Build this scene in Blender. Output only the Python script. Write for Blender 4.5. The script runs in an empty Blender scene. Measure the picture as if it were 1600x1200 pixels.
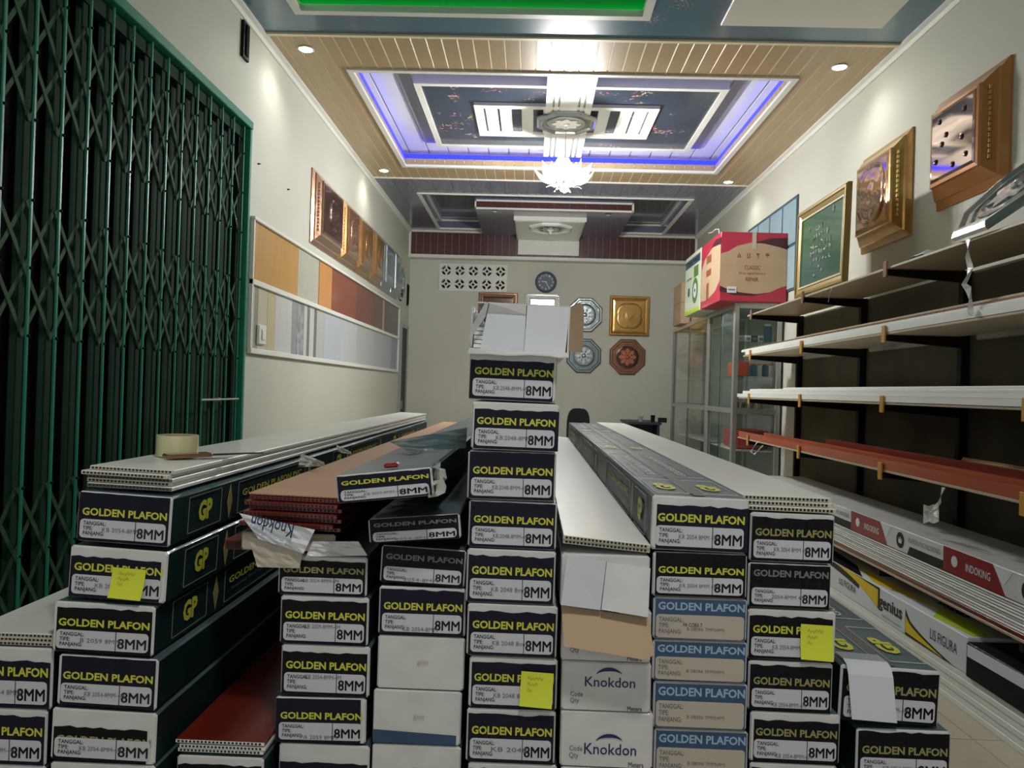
import bpy, bmesh, math, random
from mathutils import Matrix, Vector, Euler
random.seed(7)
sc = bpy.context.scene
COL = sc.collection
PI = math.pi

# ------------------------------------------------------------------ camera
EYE = 1.30                      # camera height above the floor
FPX = 1200.0                    # focal length in pixels of the 1600x1200 frame
_y = Vector((30, -9, -FPX)).normalized()          # where the room axis vanishes
_z = Vector((0.03, 1, 0)); _z = (_z - _y * _z.dot(_y)).normalized()
_x = _y.cross(_z)
ROT = Matrix((_x, _y, _z))                        # camera space -> room space
cam_d = bpy.data.cameras.new('camera'); cam = bpy.data.objects.new('camera', cam_d); COL.objects.link(cam)
cam_d.sensor_fit = 'HORIZONTAL'; cam_d.sensor_width = 36; cam_d.lens = 36 * FPX / 1600; cam_d.clip_start = 0.02
cam.matrix_world = Matrix.Translation((0, 0, EYE)) @ ROT.to_4x4()
sc.camera = cam
def ray(px, py): return ROT @ Vector(((px - 800) / FPX, -(py - 600) / FPX, -1))
def on(px, py, X=None, Y=None, Z=None):
    d = ray(px, py); o = Vector((0, 0, EYE))
    t = X / d.x if X is not None else Y / d.y if Y is not None else (Z - EYE) / d.z
    return o + d * t

# ------------------------------------------------------------------ world, exposure
w = bpy.data.worlds.new('world'); sc.world = w; w.use_nodes = True
bg = w.node_tree.nodes['Background']; bg.inputs[0].default_value = (0.78, 0.80, 0.83, 1); bg.inputs[1].default_value = 0.40
sc.view_settings.view_transform = 'Standard'; sc.view_settings.look = 'None'
sc.view_settings.exposure = 1.05; sc.view_settings.gamma = 1; sc.view_settings.use_curve_mapping = False

# ------------------------------------------------------------------ materials
def lin(c):
    return tuple((v / 12.92 if v <= .04045 else ((v + .055) / 1.055) ** 2.4) for v in [x / 255 for x in c])
def mat(name, rgb, rough=.5, metal=0, coat=0, bump=0, bscale=40, var=0, vscale=6, rgb2=None, emit=0, stretch=(1, 1, 1), trans=0, alpha=1, coat_bump=False, ior=1.45):
    m = bpy.data.materials.new(name); m.use_nodes = True
    nt = m.node_tree; b = nt.nodes['Principled BSDF']; c = lin(rgb)
    b.inputs['Base Color'].default_value = (*c, 1); b.inputs['Roughness'].default_value = rough
    b.inputs['Metallic'].default_value = metal; b.inputs['Coat Weight'].default_value = coat
    b.inputs['Coat Roughness'].default_value = .08; b.inputs['IOR'].default_value = ior
    b.inputs['Transmission Weight'].default_value = trans; b.inputs['Alpha'].default_value = alpha
    if emit:
        b.inputs['Emission Color'].default_value = (*c, 1); b.inputs['Emission Strength'].default_value = emit
    if bump or var or rgb2:
        tc = nt.nodes.new('ShaderNodeTexCoord'); mp = nt.nodes.new('ShaderNodeMapping')
        mp.inputs['Scale'].default_value = stretch; nt.links.new(tc.outputs['Object'], mp.inputs[0])
    if var or rgb2:
        n = nt.nodes.new('ShaderNodeTexNoise'); n.inputs['Scale'].default_value = vscale; n.inputs['Detail'].default_value = 5
        nt.links.new(mp.outputs[0], n.inputs[0])
        r = nt.nodes.new('ShaderNodeValToRGB'); r.color_ramp.elements[0].position = .35; r.color_ramp.elements[1].position = .65
        c2 = lin(rgb2) if rgb2 else tuple(max(0, v * (1 - var)) for v in c)
        r.color_ramp.elements[0].color = (*c2, 1); r.color_ramp.elements[1].color = (*c, 1)
        nt.links.new(n.outputs[0], r.inputs[0]); nt.links.new(r.outputs[0], b.inputs['Base Color'])
    if bump:
        n2 = nt.nodes.new('ShaderNodeTexNoise'); n2.inputs['Scale'].default_value = bscale; n2.inputs['Detail'].default_value = 3
        nt.links.new(mp.outputs[0], n2.inputs[0])
        bp = nt.nodes.new('ShaderNodeBump'); bp.inputs['Strength'].default_value = bump; bp.inputs['Distance'].default_value = .01
        nt.links.new(n2.outputs[0], bp.inputs['Height'])
        nt.links.new(bp.outputs[0], b.inputs['Coat Normal' if coat_bump else 'Normal'])
    return m
def dull(*names):
    for n in names: M[n].node_tree.nodes['Principled BSDF'].inputs['Specular IOR Level'].default_value = .18
def painted_sparkle(name, base, rough=.25, dens=.5, scale=140):  # sparkle reflections painted as random coloured speckles in the base colour
    m = mat(name, base, rough, coat=.5); nt = m.node_tree; b = nt.nodes['Principled BSDF']
    tc = nt.nodes.new('ShaderNodeTexCoord'); v = nt.nodes.new('ShaderNodeTexVoronoi'); v.inputs['Scale'].default_value = scale
    nt.links.new(tc.outputs['Object'], v.inputs[0])
    n = nt.nodes.new('ShaderNodeTexNoise'); n.inputs['Scale'].default_value = 3.5; n.inputs['Detail'].default_value = 4
    nt.links.new(tc.outputs['Object'], n.inputs[0])
    th = nt.nodes.new('ShaderNodeMapRange'); th.inputs[1].default_value = 1 - dens; th.inputs[2].default_value = 1 - dens + .12
    nt.links.new(n.outputs[0], th.inputs[0])
    sp = nt.nodes.new('ShaderNodeSeparateColor'); nt.links.new(v.outputs['Color'], sp.inputs[0])
    gt = nt.nodes.new('ShaderNodeMath'); gt.operation = 'GREATER_THAN'; gt.inputs[1].default_value = .80
    nt.links.new(sp.outputs[0], gt.inputs[0])
    mu = nt.nodes.new('ShaderNodeMath'); mu.operation = 'MULTIPLY'
    nt.links.new(gt.outputs[0], mu.inputs[0]); nt.links.new(th.outputs[0], mu.inputs[1])
    mx = nt.nodes.new('ShaderNodeMix'); mx.data_type = 'RGBA'; mx.inputs[6].default_value = (*lin(base), 1)
    nt.links.new(mu.outputs[0], mx.inputs[0]); nt.links.new(v.outputs['Color'], mx.inputs[7])
    nt.links.new(mx.outputs[2], b.inputs['Base Color'])
    return m
M = dict(
    wall=mat('wall_paint', (200, 202, 189), .55, var=.05, vscale=1.5, bump=.05, bscale=60),
    floor=mat('floor_tile', (196, 188, 165), .25, var=.08, vscale=3),
    grout=mat('floor_grout', (158, 150, 130), .6),
    concrete=mat('bare_plaster', (96, 92, 76), .8, var=.35, vscale=2.5, bump=.3, bscale=12),
    trim=mat('white_trim', (226, 228, 222), .4),
    whitepvc=mat('white_pvc', (234, 238, 232), .38, coat=.3, var=.03),
    greypvc=mat('grey_pvc', (150, 153, 152), .35, coat=.3),
    beige=mat('beige_board', (178, 155, 120), .38, coat=.15, var=.06, vscale=4, stretch=(8, .6, 1)),
    cream=mat('cream_joint', (236, 222, 190), .5),
    navy=painted_sparkle('navy_glitter_panel', (50, 62, 80), .3, .44, 60),
    teal=painted_sparkle('teal_marble_panel', (80, 116, 136), .3, .36, 120),
    slate=mat('slate_gloss_board', (104, 106, 134), .24, coat=.5, var=.12, vscale=4, stretch=(9, .5, 1)),
    slate_blue=mat('slate_blue_gloss', (92, 112, 122), .15, coat=.5, var=.1),
    maroon=mat('maroon_board', (86, 50, 50), .3, coat=.4, var=.2, vscale=6, stretch=(8, 8, .6)),
    jointdark=mat('joint_shadow_gap', (40, 38, 38), .8),
    green=mat('shutter_green_paint', (44, 138, 108), .38, var=.12, vscale=8),
    greendark=mat('shutter_slat_green', (24, 60, 40), .75, var=.3, vscale=5),
    lattice=mat('lattice_strip_metal', (60, 92, 64), .65, var=.25, vscale=10),
    black=mat('black_gap', (6, 7, 7), .8),
    blackmetal=mat('black_steel', (22, 16, 15), .5),
    alu=mat('aluminium', (170, 174, 170), .35, metal=.75),
    chrome=mat('chrome', (210, 215, 215), .12, metal=1),
    silver=mat('silver_plastic', (168, 176, 178), .22, metal=.75, coat=.6, bump=.25, bscale=18),
    gold=mat('gold_plastic', (188, 146, 78), .3, metal=.55, coat=.6, bump=.22, bscale=22, var=.15, vscale=14),
    goldmirror=mat('gold_mirror_plastic', (190, 150, 110), .1, metal=.85, coat=.8, bump=.08, bscale=9),
    mirror=mat('brown_mirror_plastic', (176, 150, 138), .06, metal=.95, coat=.8, bump=.03, bscale=6),
    copperframe=mat('copper_gold_frame', (186, 124, 70), .35, metal=.35, coat=.5, bump=.1, bscale=18),
    copper=mat('copper_plastic', (196, 120, 92), .25, metal=.6, coat=.7, bump=.25, bscale=26),
    bronze=mat('bronze_plastic', (150, 110, 84), .25, metal=.5, coat=.8, bump=.2, bscale=18),
    darkbrown=mat('dark_brown_plastic', (92, 62, 54), .22, metal=.4, coat=.8, bump=.2, bscale=16),
    goldbead=mat('gold_bead', (226, 190, 120), .25, metal=.6, coat=.5),
    silverbead=mat('silver_bead', (205, 216, 216), .25, metal=.5, coat=.5),
    glass=mat('cabinet_glass', (90, 120, 104), .03, trans=.0, alpha=.16, coat=1),
    glassedge=mat('green_glass_edge', (20, 70, 52), .2),
    frost=mat('frosted_window', (150, 178, 186), .35, coat=.3, var=.1, vscale=3),
    cardboard=mat('cardboard', (186, 160, 130), .75, var=.08, vscale=5, bump=.06, bscale=30),
    paleedge=mat('pale_cut_edge', (196, 188, 166), .6),
    cardtan=mat('tan_pvc_board', (190, 150, 118), .55, var=.05),
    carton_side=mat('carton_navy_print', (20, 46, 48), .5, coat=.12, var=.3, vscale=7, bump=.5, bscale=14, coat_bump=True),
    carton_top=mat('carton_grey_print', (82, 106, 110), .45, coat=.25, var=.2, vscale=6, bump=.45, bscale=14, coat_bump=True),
    carton_white=mat('carton_white_board', (214, 215, 214), .5, coat=.35, var=.10, vscale=14, bump=.8, bscale=30, coat_bump=True),
    print_navy=mat('print_navy_ink', (20, 22, 38), .6, coat=.10, bump=.9, bscale=26, coat_bump=True),
    print_black=mat('print_black_ink', (11, 13, 17), .6, coat=.08, bump=.9, bscale=26, coat_bump=True),
    print_blue=mat('print_blue_ink', (42, 76, 112), .45, coat=.4, var=.25, vscale=16),
    label=mat('label_white', (200, 203, 210), .45, coat=.3, bump=.6, bscale=24, coat_bump=True),
    label_beige=mat('label_beige', (186, 178, 164), .55, coat=.25),
    yellow=mat('ink_yellow_green', (200, 202, 72), .5),
    gold_ink=mat('ink_faded_gold', (150, 144, 92), .5),
    grey_ink=mat('ink_faded_grey', (120, 120, 112), .5),
    sky_ink=mat('ink_pale_blue', (150, 182, 206), .5),
    ink=mat('ink_black', (20, 20, 24), .5),
    inkgrey=mat('ink_grey', (110, 112, 116), .6),
    inkblue=mat('ink_dark_blue', (30, 36, 92), .5),
    sunny=mat('ink_golden_yellow', (226, 198, 30), .5),
    brass=mat('brown_brass_plastic', (146, 108, 62), .3, metal=.5, coat=.7, bump=.2, bscale=18),
    steel=mat('dull_silver_plastic', (122, 134, 138), .3, metal=.5, coat=.7, bump=.2, bscale=18),
    note=mat('sticky_note_yellow', (214, 222, 60), .65),
    paper=mat('white_paper', (214, 220, 226), .6),
    redpanel=mat('red_brown_pvc', (120, 38, 24), .28, coat=.4, var=.25, vscale=5, stretch=(6, .5, 6)),
    redwood=mat('red_wood_profile', (176, 88, 58), .35, coat=.35, var=.2, vscale=6, stretch=(6, .4, 6)),
    shelfboard=mat('shelf_board', (186, 172, 146), .45, var=.1, vscale=5),
    tab=mat('ochre_tape', (190, 142, 62), .5),
    plastic=mat('clear_plastic_wrap', (226, 228, 222), .2, coat=.8, alpha=.72, bump=.6, bscale=30),
    tapegrey=mat('grey_sealing_tape', (96, 98, 94), .4),
    tape=mat('packing_tape', (206, 204, 160), .3, coat=.4),
    crimson=mat('crimson_carton', (176, 40, 66), .5, coat=.2),
    crimson_ink=mat('crimson_print', (132, 14, 30), .45, coat=.4),
    plum=mat('plum_print', (72, 30, 40), .5),
    brownprint=mat('brown_print', (138, 84, 54), .6),
    lime=mat('lime_print', (186, 206, 50), .5),
    sprout=mat('green_print', (90, 132, 66), .5),
    paleprint=mat('pale_green_print', (206, 220, 196), .5, coat=.3),
    bluegrey=mat('blue_grey_print', (66, 84, 104), .5),
    bluecan=mat('blue_can', (46, 84, 128), .4),
    orange=mat('orange_carton', (196, 72, 40), .5),
    redfab=mat('red_fabric', (170, 40, 46), .7),
    canvas=mat('green_calligraphy_board', (58, 92, 90), .22, coat=.7, rgb2=(66, 116, 66), vscale=2.2),
    oldgold=mat('old_gold_frame', (150, 126, 66), .4, metal=.35, coat=.3),
    ivory=mat('ivory_trim', (214, 204, 160), .5),
    glassshade=mat('lit_glass_petal', (255, 248, 238), .3, emit=.8),
    lampglow=mat('downlight_glow', (255, 250, 235), .3, emit=22),
    fillpanel=mat('fill_lamp_diffuser', (255, 250, 242), .4, emit=56),
    porcelain=mat('white_porcelain', (240, 242, 238), .2, coat=.6),
    led_blue=mat('led_strip_blue', (30, 60, 255), .4, emit=.6),
    led_line=mat('led_line_blue', (40, 48, 255), .4, emit=.9),
    led_green=mat('led_strip_green', (10, 190, 80), .4, emit=4),
    led_warm=mat('led_strip_warm', (255, 222, 160), .4, emit=.8),
    greenlit=mat('green_lit_board', (40, 150, 90), .35, coat=.3),
    dialgrey=mat('clock_dial', (92, 104, 116), .5),
    chairblack=mat('black_mesh_fabric', (14, 15, 18), .8),
    desk=mat('dark_desk', (38, 50, 56), .45),
    ochre=mat('ochre_pvc', (196, 152, 84), .4, coat=.2, var=.1, vscale=4, stretch=(1, 6, .4)),
    darkdoor=mat('dark_green_door', (20, 30, 28), .5),
)

dull('greendark', 'lattice', 'print_navy', 'print_black', 'carton_side', 'black', 'concrete', 'blackmetal')
# ------------------------------------------------------------------ mesh helpers
class G:
    def __init__(s): s.v = []; s.f = []; s.mi = []
    def face(s, idx, mi=0): s.f.append(idx); s.mi.append(mi)
    def poly(s, pts, mi=0):
        n = len(s.v); s.v += [tuple(p) for p in pts]; s.face(list(range(n, n + len(pts))), mi)
    def box(s, x0, x1, y0, y1, z0, z1, mi=0, c=0):
        if c:
            n = len(s.v); idx = {}
            for i, x in enumerate((x0, x1)):
                for j, y in enumerate((y0, y1)):
                    for k, z in enumerate((z0, z1)):
                        sx, sy, sz = (c, -c)[i], (c, -c)[j], (c, -c)[k]
                        for ax in range(3):
                            idx[i, j, k, ax] = len(s.v)
                            s.v.append((x + (sx if ax != 0 else 0), y + (sy if ax != 1 else 0), z + (sz if ax != 2 else 0)))
            I = lambda i, j, k, a: idx[i, j, k, a]
            for i in (0, 1):
                q = [I(i, 0, 0, 0), I(i, 1, 0, 0), I(i, 1, 1, 0), I(i, 0, 1, 0)]; s.face(q if i else q[::-1], mi)
                q = [I(0, i, 0, 1), I(1, i, 0, 1), I(1, i, 1, 1), I(0, i, 1, 1)]; s.face(q[::-1] if i else q, mi)
                q = [I(0, 0, i, 2), I(1, 0, i, 2), I(1, 1, i, 2), I(0, 1, i, 2)]; s.face(q if i else q[::-1], mi)
            for i in (0, 1):
                for j in (0, 1):
                    s.face([I(0, i, j, 1), I(1, i, j, 1), I(1, i, j, 2), I(0, i, j, 2)], mi)
                    s.face([I(i, 0, j, 0), I(i, 1, j, 0), I(i, 1, j, 2), I(i, 0, j, 2)], mi)
                    s.face([I(i, j, 0, 0), I(i, j, 1, 0), I(i, j, 1, 1), I(i, j, 0, 1)], mi)
                    for k in (0, 1): s.face([I(i, j, k, 0), I(i, j, k, 1), I(i, j, k, 2)], mi)
            return s
        n = len(s.v)
        s.v += [(x0, y0, z0), (x1, y0, z0), (x1, y1, z0), (x0, y1, z0), (x0, y0, z1), (x1, y0, z1), (x1, y1, z1), (x0, y1, z1)]
        for q in ([3, 2, 1, 0], [4, 5, 6, 7], [0, 1, 5, 4], [1, 2, 6, 5], [2, 3, 7, 6], [3, 0, 4, 7]):
            s.face([n + a for a in q], mi)
        return s
    def prism(s, pts, a, d, mi=0, cap=None):
        """pts: closed outline of 3D points; d: extrusion vector"""
        n = len(s.v); k = len(pts); d = Vector(d)
        s.v += [tuple(p) for p in pts] + [tuple(Vector(p) + d) for p in pts]
        s.face(list(range(n, n + k))[::-1], mi if cap is None else cap); s.face(list(range(n + k, n + 2 * k)), mi if cap is None else cap)
        for i in range(k): j = (i + 1) % k; s.face([n + i, n + j, n + k + j, n + k + i], mi)
        return s
    def lathe(s, prof, n=20, mi=0, c=(0, 0, 0), rot=None, sides=None, ph=0):
        n = sides or n; b = len(s.v)
        for r, z in prof:
            for i in range(n):
                a = 2 * PI * i / n + ph; p = Vector((r * math.cos(a), r * math.sin(a), z))
                if rot: p = rot @ p
                s.v.append(tuple(p + Vector(c)))
        for k in range(len(prof) - 1):
            for i in range(n):
                j = (i + 1) % n; s.face([b + k * n + i, b + k * n + j, b + (k + 1) * n + j, b + (k + 1) * n + i], mi)
        s.face([b + i for i in range(n)][::-1], mi); s.face([b + (len(prof) - 1) * n + i for i in range(n)], mi)
        return s
    def tube(s, pts, r, n=8, mi=0):
        pts = [Vector(p) for p in pts]; b = len(s.v)
        for i, p in enumerate(pts):
            t = (pts[min(i + 1, len(pts) - 1)] - pts[max(i - 1, 0)]).normalized()
            u = t.cross(Vector((0, 0, 1)) if abs(t.z) < .9 else Vector((1, 0, 0))).normalized(); w_ = t.cross(u)
            rr = r[i] if isinstance(r, (list, tuple)) else r
            for k in range(n):
                a = 2 * PI * k / n; s.v.append(tuple(p + (u * math.cos(a) + w_ * math.sin(a)) * rr))
        for i in range(len(pts) - 1):
            for k in range(n):
                l = (k + 1) % n; s.face([b + i * n + k, b + i * n + l, b + (i + 1) * n + l, b + (i + 1) * n + k], mi)
        s.face([b + k for k in range(n)][::-1], mi); s.face([b + (len(pts) - 1) * n + k for k in range(n)], mi)
        return s
    def ring(s, x0, x1, z0, z1, t, y0, y1, mi=0):
        """rectangular frame in the XZ plane"""
        s.box(x0, x1, y0, y1, z0, z0 + t, mi); s.box(x0, x1, y0, y1, z1 - t, z1, mi)
        s.box(x0, x0 + t, y0, y1, z0 + t, z1 - t, mi); s.box(x1 - t, x1, y0, y1, z0 + t, z1 - t, mi); return s
    def flatring(s, x0, x1, y0, y1, t, z0, z1, mi=0):
        """rectangular frame lying in the XY plane"""
        s.box(x0, x1, y0, y0 + t, z0, z1, mi); s.box(x0, x1, y1 - t, y1, z0, z1, mi)
        s.box(x0, x0 + t, y0 + t, y1 - t, z0, z1, mi); s.box(x1 - t, x1, y0 + t, y1 - t, z0, z1, mi); return s
    def mesh(s, name, mats, smooth=False, fix=True):
        me = bpy.data.meshes.new(name); me.from_pydata(s.v, [], s.f)
        for m in (mats if isinstance(mats, (list, tuple)) else [mats]): me.materials.append(M[m] if isinstance(m, str) else m)
        me.polygons.foreach_set('material_index', s.mi)
        if smooth: me.polygons.foreach_set('use_smooth', [True] * len(me.polygons))
        if fix:
            bm = bmesh.new(); bm.from_mesh(me); bmesh.ops.recalc_face_normals(bm, faces=bm.faces); bm.to_mesh(me); bm.free()
        me.update(); return me
    def build(s, name, mats, parent=None, loc=(0, 0, 0), rot=(0, 0, 0), smooth=False, fix=True):
        return place(name, s.mesh(name, mats, smooth, fix), parent, loc, rot)
def place(name, me, parent=None, loc=(0, 0, 0), rot=(0, 0, 0), scale=(1, 1, 1)):
    o = bpy.data.objects.new(name, me); COL.objects.link(o); o.location = loc; o.rotation_euler = rot; o.scale = scale
    if parent: o.parent = parent
    return o
def tag(o, label, cat, group=None):
    o['label'] = label; o['category'] = cat
    if group: o['group'] = group
    return o
def thing(name, label, cat, loc=(0, 0, 0), rot=(0, 0, 0), group=None):
    return tag(place(name, None, None, loc, rot), label, cat, group)
def struct(o, label=None, cat=None):
    o['kind'] = 'structure'
    if label: o['label'] = label; o['category'] = cat or 'structure'
    return o
_txt = {}
def text_mesh(s, m, bold):
    k = (s, m, bold)
    if k in _txt: return _txt[k]
    cu = bpy.data.curves.new('t', 'FONT'); cu.body = s; cu.resolution_u = 2; cu.offset = 0 if 'M' in s else bold; cu.fill_mode = 'FRONT'; cu.space_line = .95
    o = bpy.data.objects.new('t', cu); COL.objects.link(o)
    dg = bpy.context.evaluated_depsgraph_get(); dg.update()
    me = bpy.data.meshes.new_from_object(o.evaluated_get(dg)); bpy.data.objects.remove(o); bpy.data.curves.remove(cu)
    xs = [v.co.x for v in me.vertices]; ys = [v.co.y for v in me.vertices]
    x0, x1, y0, y1 = min(xs), max(xs), min(ys), max(ys)
    for v in me.vertices: v.co = ((v.co.x - x0) / (x1 - x0) - .5, (v.co.y - y0) / (y1 - y0) - .5, 0)
    if 'M' in s and bold:
        vs = [v.co.copy() for v in me.vertices]; fs = [list(q.vertices) for q in me.polygons]; V, F = [], []
        for dx, dy in ((-.010, -.012), (.010, -.012), (-.010, .012), (.010, .012)):
            F += [[i + len(V) for i in q] for q in fs]; V += [(v.x + dx * (3 / max(3, len(s))), v.y + dy, .0003 * len(F) / len(fs) * 0) for v in vs]
        me = bpy.data.meshes.new('lettering'); me.from_pydata(V, [], F)
    me.materials.clear(); me.materials.append(M[m]); me.name = 'lettering'
    _txt[k] = me; return me
FRONT = (PI / 2, 0, 0)                     # reads from -Y
def text(parent, s, m, c, w_, h, rot=FRONT, bold=.012, name='lettering'):
    return place(name, text_mesh(s, m, bold), parent, c, rot, (w_, h, 1))

def light(name, kind, loc, energy, color=(1, 1, 1), size=.1, rot=(0, 0, 0), parent=None, **kw):
    d = bpy.data.lights.new(name, kind); d.energy = energy; d.color = color
    if kind == 'AREA': d.size = size
    else: d.shadow_soft_size = size
    for k, v in kw.items(): setattr(d, k, v)
    o = bpy.data.objects.new(name, d); COL.objects.link(o); o.location = loc; o.rotation_euler = rot
    if parent: o.parent = parent
    return o

# ------------------------------------------------------------------ room shell
XL, XR = -1.81, 2.29
ZC = EYE + 2.24                 # main ceiling level
YB, YF = 11.10, -1.6
YA, YBE = 4.88, 8.22            # zone limits of the ceiling
def brickgrid(): pass
fl = G(); fl.box(XL - .3, XR + .3, YF, YB + .2, -.08, -.004)
floor = struct(fl.build('floor', 'grout'), 'glossy beige tiled shop floor', 'floor')
tile = G().box(0, .593, 0, .593, -.004, 0, c=.001).mesh('tile', 'floor')
for i in range(7):
    for j in range(22):
        place('tile', tile, floor, (XL + i * .597 - .02, YF + .01 + j * .577, 0), (0, 0, 0), (1, .965, 1))
SH0, SH1, SHT = 1.75, 4.78, EYE + 1.63      # folding shutter opening in the left wall
wl = G(); wl.box(XL - .12, XL, SH1, YB + .1, 0, ZC + .5); wl.box(XL - .12, XL, YF, SH0, 0, ZC + .5); wl.box(XL - .12, XL, SH0, SH1, SHT, ZC + .5)
struct(wl.build('wall_left', 'wall'), 'cream painted side wall above and beyond the green shutter', 'wall')
wr = G(); wr.box(XR, XR + .12, YF, YB + .1, EYE + .69, ZC + .5); wr.box(XR, XR + .12, 6.62, YB + .1, 0, EYE + .69); wr.box(XR, XR + .12, YF, 6.62, 0, EYE + .69, 1)
struct(wr.build('wall_right', ['wall', 'concrete']), 'cream side wall, bare dark plaster behind the shelves', 'wall')
vx0, vx1 = on(687, 415, Y=YB).x, on(793, 417, Y=YB).x
vz1, vz0 = on(740, 413, Y=YB).z, on(740, 455, Y=YB).z
wb = G(); wb.box(XL - .1, XR + .1, YB, YB + .12, 0, vz0); wb.box(XL - .1, XR + .1, YB, YB + .12, vz1, ZC + .5)
wb.box(XL - .1, vx0, YB, YB + .12, vz0, vz1); wb.box(vx1, XR + .1, YB, YB + .12, vz0, vz1)
struct(wb.build('wall_back', 'wall'), 'cream back wall with clock and ornamental plaques', 'wall')
wf = G(); wf.box(XL - .1, XR + .1, YF - .12, YF, 2.75, ZC + .5); wf.box(XL - .1, XL + .25, YF - .12, YF, 0, 2.75); wf.box(XR - .25, XR + .1, YF - .12, YF, 0, 2.75)  # entrance opening added so world light reaches the carton fronts
struct(wf.build('wall_front', 'wall'), 'unseen front wall with an opening added to light the carton fronts', 'wall')
sh = G(); sh.box(XL - .35, XL - .33, SH0 - .2, SH1 + .2, 0, SHT + .2); sh.box(XL - .34, XL - .1, SH0 - .2, SH0 - .02, 0, SHT + .2); sh.box(XL - .34, XL - .1, SH1 + .02, SH1 + .2, 0, SHT + .2); sh.box(XL - .34, XL - .1, SH0 - .2, SH1 + .2, SHT + .02, SHT + .2)
struct(sh.build('wall_shutter_blocker', 'black'), 'added black box behind the folding shutter, blocking outside light', 'wall')  # black enclosure added to keep world light from coming through the shutter
for nm, x0, x1 in (('trim_1', XL, XL + .035), ('trim_2', XR - .035, XR)):
    g = G(); s_ = 1 if nm == 'trim_1' else -1; xw = XL if s_ > 0 else XR
    g.prism([(xw, YF, ZC - .045), (xw + s_ * .012, YF, ZC - .045), (xw + s_ * .02, YF, ZC - .02), (xw + s_ * .045, YF, ZC - .012), (xw + s_ * .045, YF, ZC), (xw, YF, ZC)], 0, (0, YB - YF, 0))
    struct(g.build(nm, 'trim'), 'white ceiling cornice along the %s wall' % ('left' if s_ > 0 else 'right'), 'cornice')

# ---- ceiling -------------------------------------------------------
roof = struct(G().box(XL - .2, XR + .2, YF - .12, YB + .2, ZC + .5, ZC + .56).build('ceiling', 'wall'), 'decorative shop ceiling in slate, beige and white boards', 'ceiling')
def cslab(name, m, x0, x1, y0, y1, z0, z1, c=0): return G().box(x0, x1, y0, y1, z0, z1, c=c).build(name, m, roof)
# zone A, dark marbled panels with green lit cove and a plain white panel
gx0, gx1, gy0, gy1 = -1.47, .62, 2.9, 4.56
for (x0, x1, y0, y1) in ((XL, gx0, YF, YA), (gx1, XR, YF, YA), (gx0, gx1, YF, gy0), (gx0, gx1, gy1, YA)):
    cslab('marble_panel', 'teal', x0, x1, y0, y1, ZC, ZC + .03)
G().flatring(gx0 - .02, gx1 + .02, gy0 - .02, gy1 + .02, .05, ZC - .022, ZC + .02).build('cove_frame', 'trim', roof)
G().flatring(gx0 - .14, gx1 + .14, gy0 - .14, gy1 + .14, .05, ZC + .03, ZC + .24).build('cove_side', 'greenlit', roof)  # green glow of the light strips put into the side colour
cslab('cove_top', 'teal', gx0 - .14, gx1 + .14, gy0 - .14, gy1 + .14, ZC + .24, ZC + .26)
for (x0, x1, y0, y1) in ((gx0 - .05, gx1 + .05, gy1 + .04, gy1 + .06), (gx0 - .05, gx1 + .05, gy0 - .06, gy0 - .04), (gx1 + .04, gx1 + .06, gy0, gy1), (gx0 - .06, gx0 - .04, gy0, gy1)):
    cslab('green_light_strip', 'led_green', x0, x1, y0, y1, ZC + .04, ZC + .055)
wp = G().box(1.07, 2.03, 2.6, 4.63, ZC - .02, ZC - .001, c=.004).build('white_ceiling_panel', 'trim', roof)
# zone B, beige boards around the coffer
CX0, CX1, CY0, CY1 = -1.35, 1.78, 5.43, 7.76
back = G(); back.box(XL, CX0 - .01, YA, YBE, ZC + .003, ZC + .03); back.box(CX1 + .01, XR, YA, YBE, ZC + .003, ZC + .03)
back.box(CX0 - .01, CX1 + .01, YA, CY0 - .01, ZC + .003, ZC + .03); back.box(CX0 - .01, CX1 + .01, CY1 + .01, YBE, ZC + .003, ZC + .03)
back.build('board_backing', 'cream', roof)
def boards(x0, x1, y0, y1, n, m='beige', name='ceiling_board', z=ZC, gap=.007):
    st = (x1 - x0) / n
    me = G().box(0, st - gap, 0, y1 - y0, 0, .014, c=.0025).mesh(name, m)
    for i in range(n): place(name, me, roof, (x0 + i * st + gap / 2, y0, z))
boards(XL, CX0, YA, YBE, 5); boards(CX1, XR, YA, YBE, 5)
boards(CX0, CX1, YA, CY0, 31); boards(CX0, CX1, CY1, YBE, 31)
cslab('edge_trim', 'cream', XL, XR, YA - .02, YA + .012, ZC - .012, ZC + .002)
cslab('edge_trim', 'trim', XL, XR, YBE - .012, YBE + .012, ZC - .010, ZC + .002)
# riser of the coffer, with short vertical boards
RT = ZC + .075
for (x0, x1, y0, y1, n, ax) in ((CX0, CX1, CY1, CY1 + .02, 31, 0), (CX0, CX1, CY0 - .02, CY0, 31, 0), (CX0 - .02, CX0, CY0, CY1, 23, 1), (CX1, CX1 + .02, CY0, CY1, 23, 1)):
    st = ((x1 - x0) if ax == 0 else (y1 - y0)) / n
    me = (G().box(.003, st - .003, 0, .016, 0, RT - ZC, c=.002) if ax == 0 else G().box(0, .016, .003, st - .003, 0, RT - ZC, c=.002)).mesh('riser_board', 'beige')
    for i in range(n): place('riser_board', me, roof, (x0 + (i * st if ax == 0 else 0), y0 + (i * st if ax == 1 else 0), ZC))
G().flatring(CX0 - .03, CX1 + .03, CY0 - .03, CY1 + .03, .042, ZC - .012, ZC + .012).build('coffer_edge_trim', 'trim', roof)
UZ = ZC + .20
KX0, KX1, KY0, KY1 = CX0 - .20, CX1 + .20, CY0 - .22, CY1 + .22
G().flatring(KX0 - .02, KX1 + .02, KY0 - .02, KY1 + .02, .02, ZC + .03, UZ + .02).build('cove_wall', 'whitepvc', roof)
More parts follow.
